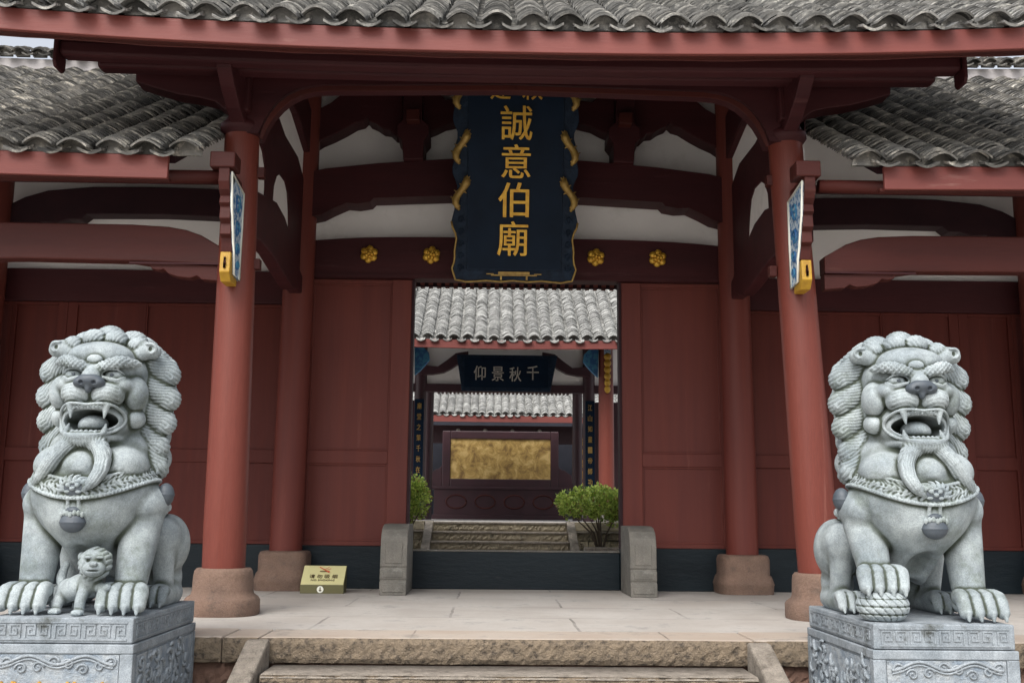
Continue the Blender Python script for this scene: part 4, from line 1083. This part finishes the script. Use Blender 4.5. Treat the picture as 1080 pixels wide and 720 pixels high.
    for s in (-1, 1):
        for row, (yy, sc_, rr_) in enumerate(((-.19, 1.0, 1.0), (-.02, .84, .95), (.14, .70, .90))):
            for k, z in enumerate((1.435, 1.285, 1.135, .985)):
                zz = z - .012 * row + (.07 if row == 1 else 0)
                lock((s * (.175) * sc_, yy + .02, zz + .095), (s * (.330 + .020 * math.sin(k * 1.25 + .5)) * sc_, yy + .04, zz - .012), .100 * rr_, .084 * rr_)
            lock((s * .235 * sc_, yy + .02, 1.03), (s * .325 * sc_, yy + .02, .855), .085, .075)
        V.path([(s * .19, -.31, 1.52), (s * .245, -.30, 1.55), (s * .285, -.30, 1.545)], [.045, .055, .046], .006)      # ear
        V.ell((s * .276, -.352, 1.555), (.012, .016, .016), .003, 's'); V.path([(s * .255, -.35, 1.585), (s * .295, -.345, 1.582), (s * .308, -.34, 1.55), (s * .285, -.345, 1.53)], .009, .003)
    tg = lambda X, Y, Z: .0024 * np.sin(370 * (X * .8 + .5 * Z + 2.2 * X * X))
    for (x, y, z, r) in ((-.062, -.30, 1.612, .070), (.068, -.30, 1.616, .070), (-.185, -.28, 1.578, .066), (.190, -.28, 1.578, .066),
                         (-.12, -.14, 1.62, .09), (.02, -.14, 1.65, .09), (.15, -.14, 1.61, .09), (-.25, -.12, 1.52, .085), (.255, -.12, 1.52, .085),
                         (-.10, .05, 1.55, .10), (.10, .05, 1.55, .10), (0, .14, 1.42, .12), (-.19, .10, 1.42, .1), (.19, .10, 1.42, .1)):
        V.ell((x, y, z), (r, r, r * .85), .005, groove=tg)
    for z in (1.25, 1.08, .92):
        for x in (-.2, 0, .2): V.ell((x, .24 - abs(x) * .2, z), .10, .01, groove=lambda X, Y, Z: .004 * np.sin(230 * np.sqrt(X * X + Z * Z)))
    # beard: two combed strands parting under the chin
    def strand(pts, rs):
        zs = [p[2] for p in pts][::-1]; xs = [p[0] for p in pts][::-1]
        V.path(pts, rs, .010, groove=lambda qx, qy, qz, X, Y, Z: .0030 * np.sin(370 * (X - np.interp(Z, zs, xs))))
    V.ell((0, -.480, .985), (.135, .085, .045), .02, groove=lambda x, y, z: .002 * np.sin(370 * x))
    strand([(-.055, -.500, .985), (-.112, -.520, .94), (-.140, -.545, .88), (-.140, -.580, .81), (-.110, -.598, .75), (-.070, -.598, .705)], [.055, .050, .046, .042, .034, .012])
    strand([(.055, -.500, .985), (.105, -.52, .935), (.155, -.53, .87), (.205, -.51, .80), (.25, -.475, .745), (.285, -.44, .715)], [.055, .050, .046, .042, .032, .012])
    V.ell((-.215, -.475, .835), .026, .005, groove=lambda x, y, z: .003 * np.sin(330 * np.sqrt(x * x + z * z)))
    # ---- collar band, following the chest
    def band(zc_lo, wid, out, pat, amp):
        def fn(X, Y, Z, a):
            cx = .655 + .75 * X * X + .05 * (Y + .55)
            r_ = (.365, .325, .275)
            e = np.sqrt((X / r_[0]) ** 2 + ((Y + .245) / r_[1]) ** 2 + ((Z - .68) / r_[2]) ** 2)
            k1 = np.sqrt((X / r_[0] ** 2) ** 2 + ((Y + .245) / r_[1] ** 2) ** 2 + ((Z - .68) / r_[2] ** 2) ** 2) + 1e-6
            d0 = e * (e - 1) / k1
            ang = np.arctan2(X, -(Y + .245))
            dd = d0 - out - (amp * pat(ang, Z - cx) if amp else 0)
            return np.maximum(dd, np.abs(Z - cx - zc_lo) - wid)
        V.op(fn, (-.43, -.64, .55), (.43, -.05, .98), .004)
    band(.055, .050, .020, lambda a, z: np.sin(a * 46 + 3.5 * np.sin(z * 75)) * np.sin(z * 105 + 2 * np.sin(a * 23)), .0060)
    band(.0, .009, .028, lambda a, z: np.sin(a * 110), .004)
    band(.108, .007, .028, lambda a, z: a * 0, 0)
    # beast mask on the collar: brow, eyes, snout, short flames
    for k in range(11):
        a = (k - 1) * math.pi / 8; V.path([(.060 * math.cos(a), -.585, .715 + .040 * math.sin(a)), (.085 * math.cos(a + .1), -.584, .715 + .060 * math.sin(a + .1)), (.108 * math.cos(a + .3), -.574, .715 + .074 * math.sin(a + .3))], [.012, .010, .004], .002)
    V.ell((0, -.572, .712), (.060, .022, .044), .004)
    for s in (-1, 1):
        V.ell((s * .026, -.600, .728), .015, .002); V.ell((s * .026, -.617, .728), .005, .002, 's'); V.path([(s * .006, -.602, .742), (s * .028, -.604, .752), (s * .052, -.594, .738)], .008, .002)
        V.ell((s * .030, -.594, .690), (.018, .012, .010), .002)
    V.ell((0, -.604, .708), (.016, .017, .013), .002)
    V.ell((0, -.602, .682), (.030, .010, .006), .002, 's')
    for s in (-1, 1): V.path([(s * .028, -.582, .662), (s * .032, -.566, .60), (s * .022, -.563, .575)], .010, .003)
    # flatten underside on the slab
    V.d = np.maximum(V.d, -(V.ax[2][None, None, :] - .0005))
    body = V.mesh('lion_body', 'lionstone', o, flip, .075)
    # ---- darker polished pieces
    f = -1 if flip else 1
    def dark(name, build, lo, hi, parent=o, mat='liondark', hh=.006):
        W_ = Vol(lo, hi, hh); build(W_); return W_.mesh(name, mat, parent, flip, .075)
    def nose(W_):
        W_.ell((0, -.578, 1.330), (.074, .042, .038), .02)
        for s in (-1, 1):
            W_.ell((s * .050, -.570, 1.316), (.040, .044, .031), .010); W_.ell((s * .036, -.614, 1.314), (.013, .02, .011), .003, 's')
        W_.ell((0, -.578, 1.284), (.018, .025, .030), .02)
        W_.path([(0, -.632, 1.36), (0, -.625, 1.32), (0, -.625, 1.26)], .004, .003, 's')
    dark('nose', nose, (-.13, -.66, 1.22), (.13, -.50, 1.40), body, hh=.0045)
    for s in (-1, 1):
        def pup(W_): W_.ell((s * .108, -.510, 1.371), (.0125, .012, .0125), .002)
        dark('pupil', pup, (s * .108 - .03, -.54, 1.34), (s * .108 + .03, -.48, 1.40), body, hh=.004)
    def bell(W_):
        W_.ell((0, -.560, .520), (.072, .052, .060), .01); W_.ell((0, -.560, .518), (.079, .059, .007), .004)
        W_.ell((0, -.555, .585), (.045, .040, .025), .01)
    dark('collar_mask', lambda W_: W_.ell((0, -.577, .712), (.064, .026, .050), .004), (-.09, -.62, .64), (.09, -.54, .78), hh=.0045)
    dark('chest_bell', bell, (-.12, -.66, .43), (.12, -.46, .66))
    def skirt(W_):
        for k in range(7): W_.ell((-.060 + k * .020, -.604 + abs(k - 3) * .007, .568 - .006 * math.cos(k * 2)), (.011, .010, .018), .003)
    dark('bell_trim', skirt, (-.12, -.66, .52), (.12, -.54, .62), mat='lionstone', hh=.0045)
    for s in (-1, 1):
        def kb(W_): W_.ell((s * .405, -.20, .685), (.050, .058, .070), .01); W_.ell((s * .405, -.20, .685), (.056, .064, .008), .004)
        dark('side_bell', kb, (s * .405 - .09, -.30, .58), (s * .405 + .09, -.10, .79))
    if with_ball:
        def ball(W_):
            c = (-.275, -.44, .085)
            def fn(X, Y, Z, a):
                x, y, z = X - c[0], Y - c[1], Z - c[2]
                k0 = np.sqrt((x / .15) ** 2 + (y / .13) ** 2 + (z / .105) ** 2); k1 = np.sqrt((x / .0225) ** 2 + (y / .0169) ** 2 + (z / .011) ** 2) + 1e-6
                d = k0 * (k0 - 1) / k1; ang = np.arctan2(x, -y)
                return np.maximum(d + .006 * (np.abs(np.sin(ang * 8 + 6 * z / .1)) < .3) + .006 * (np.abs(np.sin(z * 75)) < .3), -(Z - .001))
            W_.op(fn, (-.44, -.58, 0), (-.12, -.29, .2), .01)
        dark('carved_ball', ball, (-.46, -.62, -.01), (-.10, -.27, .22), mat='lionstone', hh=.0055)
    else:
        def cub(W_):      # canonical x mirrored: cub's head leans towards the near leg
            W_.ell((.0, -.36, .15), (.115, .085, .075), .02, rot=(0, .35, 0))
            W_.ell((-.075, -.40, .165), (.06, .07, .075), .02); W_.ell((.085, -.34, .125), (.055, .065, .07), .02)
            W_.cone((-.08, -.42, .18), (-.10, -.46, .26), .055, .06, .02)
            W_.ell((-.112, -.470, .288), (.094, .080, .095), .012, groove=lambda x, y, z: .003 * np.sin(190 * z + 120 * x) * (y > -.045))
            W_.ell((-.130, -.535, .262), (.062, .045, .046), .010)
            W_.ell((-.142, -.58, .29), (.02, .015, .014), .006)
            W_.ell((-.14, -.578, .252), (.045, .02, .0045), .003, 's')
            for s in (-1, 1):
                W_.ell((-.13 + s * .032, -.548, .308), (.012, .012, .009), .003, 's'); W_.ell((-.13 + s * .034, -.545, .325), (.022, .014, .008), .005)
                W_.ell((-.105 + s * .078, -.46, .325), (.02, .02, .026), .006)
            W_.path([(-.055, -.44, .15), (-.05, -.49, .08), (-.052, -.50, .02)], [.036, .030, .027], .012); W_.ell((-.052, -.525, .018), (.036, .035, .02), .008)
            W_.path([(-.11, -.42, .16), (-.165, -.47, .15), (-.20, -.49, .155)], [.034, .028, .022], .012)
            W_.path([(.10, -.36, .11), (.115, -.40, .06), (.11, -.42, .02)], [.042, .032, .026], .012); W_.ell((.105, -.45, .018), (.036, .035, .02), .008)
            W_.path([(.12, -.32, .13), (.15, -.28, .20), (.13, -.27, .27)], [.025, .028, .02], .012)
            W_.path([(.03, -.30, .10), (.05, -.28, .02)], [.035, .026], .012)
            for s_ in (-.052, .105):
                for k in (-1, 0, 1): W_.ell((s_ + k * .02, -.545 if s_ < 0 else -.475, .016), (.010, .012, .012), .003)
            W_.d = np.maximum(W_.d, -(W_.ax[2][None, None, :] - .001))
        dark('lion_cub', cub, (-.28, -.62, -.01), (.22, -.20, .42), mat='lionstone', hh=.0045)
    return o
lion(PXL, 'grey stone guardian lion, open-mouthed, with a small cub between its forelegs', False, True, .975)
lion(PXR, 'grey stone guardian lion, open-mouthed, with one paw on a carved ball', True, False, .99)

# ================================================================== INNER COURT: PAVILION
pv = empty('pavilion', (X0, 20, .68), 'open red pavilion with pale tiled roof and blue brackets seen straight through the doorway', 'pavilion')
fl = MB().box(-6, 6.5, 17.95, 30.5, .081, .682).build('pavilion_platform', 'court'); tag(fl, kind='structure')
PP = lambda t: (18.9 + .86 * t, 3.965 + .50 * t + .01 * t * t, .60)
def zp(x): return .012 * abs(x - X0) ** 1.2
tile_roof('roof_tiles', 'tile_far', pv, X0 - 3.9, X0 + 3.9, PP, 3.9, .245, .11, zp, n=5, seed=9, rise=.075)
deck('roof_deck', 'timber2', pv, X0 - 3.9, X0 + 3.9, lambda q: PP(q + .15), 3.9, zp)
mb = MB().prism([(22.3, 6.1), (26.0, 4.1), (26.0, 4.0), (22.3, 6.0)], 'X', X0 - 3.9, X0 + 3.9); mb.build('roof_rear', 'tile_far', pv)
sag_board('eave_board', 'red_eave', pv, X0 - 3.9, X0 + 3.9, 18.90, 18.95, 3.80, 3.955, zp)
for u in (-2.0, 1.93):
    c = MB().lathe(X0 + u, 20, [(.15, .9), (.15, 2), (.14, 4.4)], 20).build('column', 'red_col', pv)
    MB().lathe(X0 + u, 20, [(.23, .683), (.235, .8), (.19, .88), (.16, .92)], 20).build('column_base', 'greystone', c)
for u in (-1.80, 1.80):
    MB().lathe(X0 + u, 22.2, [(.13, .683), (.13, 2), (.13, 4.9)], 16).build('column', 'darkwood', pv)
    MB().lathe(X0 + u, 25.2, [(.12, .683), (.12, 2), (.12, 4.2)], 16).build('column', 'darkwood', pv)
MB().box(X0 - 3.8, X0 + 3.8, 22.12, 22.3, 3.385, 3.55).build('tie_beam', 'darkwood', pv)
MB().box(X0 - 3.8, X0 + 3.8, 22.2, 22.26, 3.55, 5.4).build('plaster_wall', 'plaster', pv)
MB().box(X0 - 3.8, X0 + 3.8, 19.95, 20.1, 4.1, 4.35).build('front_beam', 'timber2', pv)
for u0, u1 in ((-3.8, -1.93), (1.93, 3.8)):
    MB().box(X0 + u0, X0 + u1, 22.22, 22.3, .683, 3.2).build('lattice_screen', 'darkwood', pv)
for s in (-1, 1):
    q = [(450, 366), (454, 372), (457, 380), (462, 388), (470, 388), (478, 384), (486, 376), (492, 371), (492, 364), (500, 360), (500, 385), (487, 396), (478, 388), (478, 388)]
    P_ = poly_px([(444, 384), (452, 386), (462, 387), (472, 380), (481, 373), (494, 371), (494, 384), (482, 385), (476, 389), (468, 393), (456, 395), (444, 395)], 22.0)
    MB().prism(P_ if s < 0 else mir(P_), 'Y', 21.9, 22.1).build('curved_brace', 'darkwood', pv)
    P_ = poly_px([(432, 366), (441, 366), (447, 372), (448, 380), (443, 386), (437, 392), (432, 396)], 20.0)
    P_ = [(x + .10, z) for x, z in P_]
    MB().prism(P_ if s < 0 else mir(P_), 'Y', 19.9, 20.02).build('blue_bracket', 'bluedk', pv, bevel=.01)
    a, b = sorted((X0 + s * 2.25, X0 + s * 2.5))
    MB().prism([(a, 3.3), (b, 3.3), (b + .05, 3.5), (b, 3.9), (a, 3.9)], 'Y', 19.85, 19.97).build('blue_bracket', 'bluedk', pv, bevel=.01)
    cm = MB()
    for k in range(6): cm.ball((X0 + s * 1.94, 19.78 + .01 * k, 3.82 - k * .125), (.075 - .003 * k, .06, .075), 10, 6)
    cm.build('gilded_bracket', 'yellow', pv)
    MB().box(X0 + s * 1.94 - .06, X0 + s * 1.94 + .06, 19.76, 19.86, 3.86, 4.0).build('bracket_cap', 'blue', pv)
rf0 = None
for i in range(34):
    if rf0 is None: rf0 = MB().box(X0 - 1.62, X0 - 1.57, 25.2, 25.9, 3.76, 3.82).build('rafter', 'darkwood', pv)
    else: r2 = rf0.copy(); COL.objects.link(r2); r2.location.x += i * .097

# plaque inside
ip = empty('inner_plaque', (X0, 21.6, 3.15), 'dark horizontal plaque with pale brushed characters under the pavilion roof', 'plaque')
xa, za = at(487, 412, 21.6); xb, zb = at(583, 375, 21.6)
MB().prism([(xa, za), (xb - .05, za), (xb + .1, zb), (xa - .12, zb)], 'Y', 21.58, 21.66).build('frame', 'plaque_frame', ip, bevel=.01)
MB().box(xa + .05, xb - .1, 21.565, 21.578, za + .07, zb - .07).build('board', 'plaque', ip)
for i, ch in enumerate('仰景秋千'):
    x_, z_ = at((506, 525, 543.5, 562)[i], (393, 394, 394.5, 393)[i], 21.55)
    lettering('character', ch, 'silvertext', ip, (x_, 21.558, z_), (1, 0, 0), (0, 0, 1), .25, .30, .01, .008)
# couplet boards on the inner pillars
for s, tx, lb_ in ((-1, '廟堂之策千秋在開國文', 'narrow black couplet board with gold characters on the pavilion pillar behind the left bush'),
                   (1, '江山如畫一帝師功高德', 'narrow black couplet board with gold characters on the pavilion pillar beside the red column')):
    xc = X0 + s * 1.80
    cb = empty('couplet_board', (xc, 22.0, .9), lb_, 'couplet board', 'couplet boards on the pavilion pillars')
    MB().box(xc - .10, xc + .10, 21.93, 22.0, .95, 3.2).build('board', 'plaque', cb, bevel=.01)
    for i, ch in enumerate(tx):
        lettering('character', ch, 'gold_old', cb, (xc, 21.925, 3.05 - i * .222), (1, 0, 0), (0, 0, 1), .09, .13, .01, .02)

# court stair, retaining walls
cs = empty('court_stair', (.16, 17.4, .08), 'four worn stone steps climbing to the pavilion between two cheek stones', 'stairs')
for k in range(4):
    mb = MB(); z1 = .682 - k * .15
    mb2 = MB(); rough_face(mb2, -.96, 1.26, 17.62 - k * .33, z1 - .148, z1 - .004, amp=.012, seed=40 + k, yb=17.94); mb2.build('step', 'wallstone', cs)
    MB().box(-.955, 1.255, 17.60 - k * .33, 17.95, z1 - .03, z1 + .002).build('tread', 'cheek', cs, bevel=.008)
for a, b in ((-1.10, -.965), (1.265, 1.40)):
    MB().prism([(17.95, .70), (17.95, .08), (16.4, .08), (16.4, .16), (17.75, .70)], 'X', a, b).build('cheek_stone', 'cheek', cs, bevel=.01)
for s, a, b, lb_ in ((-1, -5.5, -1.11, 'low rubble retaining wall with flat coping left of the court steps'), (1, 1.41, 6.0, 'low rubble retaining wall with flat coping right of the court steps')):
    rw = empty('retaining_wall', ((a + b) / 2, 17.7, .08), lb_, 'retaining wall', 'retaining walls beside the court steps')
    mb = MB(); rr = random.Random(60 + s); 
    for z0, z1 in ((.085, .24), (.245, .38), (.385, .51)):
        x = a
        while x < b - .02:
            w_ = rr.uniform(.14, .38); rough_face(mb, x + .006, min(x + w_, b) - .006, 17.72 + rr.uniform(-.02, .02), z0 + rr.uniform(0, .02), z1, amp=.02, seed=int(x * 77), yb=17.94); x += w_
    mb.build('rubble', 'wallstone', rw)
    MB().box(a, b, 17.66, 17.945, .515, .545).build('coping', 'cheek', rw, bevel=.006)
    MB().box(a, b, 17.70, 17.945, .55, .695).build('kerb_course', 'wallstone', rw, bevel=.01)

# bushes in the court
def bush(x, y, z, rad, hgt, n, label, seed, trunk):
    o = empty('bush', (x, y, z), label, 'bush', 'clipped bushes in the court'); rr = random.Random(seed)
    st_ = MB(); tips = []
    for k in range(9):
        a = rr.uniform(0, 6.28); e_ = rr.uniform(.3, .8) * rad
        p2 = (x + e_ * math.cos(a), y + e_ * math.sin(a), z + trunk + hgt * rr.uniform(.3, .6)); mid = (x + .35 * e_ * math.cos(a), y + .35 * e_ * math.sin(a), z + trunk * .9)
        st_.tube([(x + rr.uniform(-.03, .03), y, z), mid, p2], [.022, .016, .006], 6)
    st_.build('stem', 'bark', o)
    lf = MB(); cl = []
    for k in range(int(26 + n / 200)):
        a = rr.uniform(0, 6.28); q = rr.random() ** .5; c_ = rr.uniform(-1, 1)
        cl.append((x + rad * q * math.cos(a) * .88, y + rad * q * math.sin(a) * .88, z + trunk + .14 + hgt * .5 + hgt * .42 * c_ * math.sqrt(max(.05, 1 - q ** 4)), rr.uniform(.07, .19)))
    for k in range(n):
        c = rr.choice(cl); d = Vector((rr.gauss(0, 1), rr.gauss(0, 1), rr.gauss(0, 1))).normalized() * c[3] * rr.uniform(.5, 1.05)
        p = Vector(c[:3]) + d
        up = (d.normalized() + Vector((rr.uniform(-.6, .6), rr.uniform(-.6, .6), rr.uniform(0, .9)))).normalized()
        si = up.cross(Vector((rr.uniform(-1, 1), rr.uniform(-1, 1), rr.uniform(-1, 1)))).normalized(); L__ = rr.uniform(.022, .06); w_ = L__ * .45
        lf.add([p, p + up * L__ * .5 + si * w_, p + up * L__, p + up * L__ * .5 - si * w_], [(0, 1, 2, 3)])
    lf.build('foliage', 'leaf', o)
bush(1.76, 16.9, .08, .78, .52, 11000, 'spreading light green bush with bare lower stems at the right edge of the doorway', 3, .50)
bush(-1.42, 16.9, .08, .43, .66, 6000, 'small rounded light green bush at the left edge of the doorway', 4, .46)
pl = MB(); pl.box(1.45, 2.3, 16.35, 16.6, .081, .32); pl = pl.build('stone_planter', 'cheek', bevel=.02); tag(pl, 'pale stone block edging the bed below the right bush', 'planter')

# ================================================================== FAR HALL and gilded screen
FY = 28.0
fh = empty('far_hall', (X0, FY + 2, .7), 'far hall with pale tiled roof and dark interior behind the pavilion', 'hall')
FP = lambda t: (FY + .88 * t, 3.45 + .48 * t, .545)
xl, zl = at(440, 447, FY); xr, zr = at(640, 447, FY)
tile_roof('roof_tiles', 'tile_far', fh, X0 - 5, X0 + 5, FP, 4.4, .215, .13, lambda x: 0, n=4, seed=13, rise=.07)
deck('roof_deck', 'timber2', fh, X0 - 5, X0 + 5, lambda q: FP(q + .15), 4.3)
MB().box(X0 - 5, X0 + 5, FY - .02, FY + .04, 3.26, 3.43).build('eave_board', 'red_eave', fh)
MB().box(X0 - 5, X0 + 5, FY + .9, FY + 1.1, 2.75, 3.24).build('front_beam', 'darkwood', fh)
fs_ = MB().box(-8, 8, 30.51, 42, .081, .684).build('far_hall_floor', 'court'); tag(fs_, kind='structure')
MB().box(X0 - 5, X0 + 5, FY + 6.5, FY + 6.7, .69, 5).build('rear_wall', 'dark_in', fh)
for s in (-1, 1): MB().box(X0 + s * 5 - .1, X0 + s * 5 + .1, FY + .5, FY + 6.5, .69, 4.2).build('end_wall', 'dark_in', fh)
for u in (-2.35, 2.22):
    c = MB().lathe(X0 + u, FY + 1, [(.16, .85), (.15, 3.0)], 18).build('column', 'timber3', fh)
    MB().lathe(X0 + u, FY + 1, [(.22, .69), (.22, .8), (.17, .86)], 18).build('column_base', 'greystone', c)
for i in range(4):
    MB().ball((X0 - 1.2 + i * .75, FY + .85, 3.1), (.06, .04, .05), 8, 5).build('beam_stud', 'silvertext', fh)
for s, tx, lb_ in ((1, '龍虎風雲会', 'reddish couplet board with yellow characters on the far hall pillar'),):
    xc = X0 + 2.22; cb = empty('couplet_board', (xc, FY + .8, 1.5), lb_, 'couplet board')
    MB().box(xc - .13, xc + .13, FY + .74, FY + .82, 1.35, 3.0).build('board', 'timber3', cb, bevel=.01)
    for i, ch in enumerate(tx): lettering('character', ch, 'yellow', cb, (xc, FY + .73, 2.80 - i * .30), (1, 0, 0), (0, 0, 1), .17, .21, .01, .02)

SYY = 27.2
sc_ = empty('gilded_screen', (.26, SYY, .684), 'dark wooden standing screen with a framed golden landscape relief', 'screen')
def bxp(x0, x1, y0, y1, Y): (a, d), (c, b) = at(x0, y0, Y), at(x1, y1, Y); return a, c, b, d   # xl,xr,zlow,zhigh
a, b, c, d = bxp(467, 589, 454, 516, SYY)
ga, gb, gc, gd = bxp(475.5, 580.5, 462.5, 505.5, SYY)
mb = MB().box(a, ga, SYY - .04, SYY + .1, c, d).box(gb, b, SYY - .04, SYY + .1, c, d).box(ga, gb, SYY - .04, SYY + .1, gd, d).box(ga, gb, SYY - .04, SYY + .1, c, gc)
mb.build('frame', 'darkwood', sc_, bevel=.02)
MB().box(ga, gb, SYY + .0, SYY + .09, gc, gd).build('gilded_relief', 'relief', sc_)
a2, b2, c2, d2 = bxp(456, 598, 517, 547, SYY)
base_ = MB().box(a2 + .05, b2 - .05, SYY - .1, SYY + .3, .686, c + .0)
base_ = base_.build('screen_base', 'darkwood', sc_, bevel=.01)
MB().box(a2, b2, SYY - .16, SYY + .36, .687, .80).build('plinth', 'darkwood', base_, bevel=.01)
MB().box(a2 - .02, b2 + .02, SYY - .14, SYY + .34, c - .02, c + .05).build('ledge', 'darkwood', base_, bevel=.01)
for k in range(4):
    cx_ = a2 + .62 + k * (b2 - a2 - 1.24) / 3; zc = (.80 + c) / 2
    MB().tube([(cx_ + .26 * math.cos(t_ * .3), SYY - .105, zc + .17 * math.sin(t_ * .3)) for t_ in range(22)], .018, 6).build('carved_medallion', 'timber3', base_)
for s in (-1, 1):
    P_ = [(a - .0, d - .9), (a - .10, d - 1.0), (a - .14, c + .5), (a - .34, c + .35), (a - .38, c + .03), (a, c + .03)]
    if s > 0: P_ = [(a + b - x_, z_) for x_, z_ in P_]
    MB().prism(P_, 'Y', SYY - .02, SYY + .08).build('side_scroll', 'darkwood', sc_, bevel=.01)
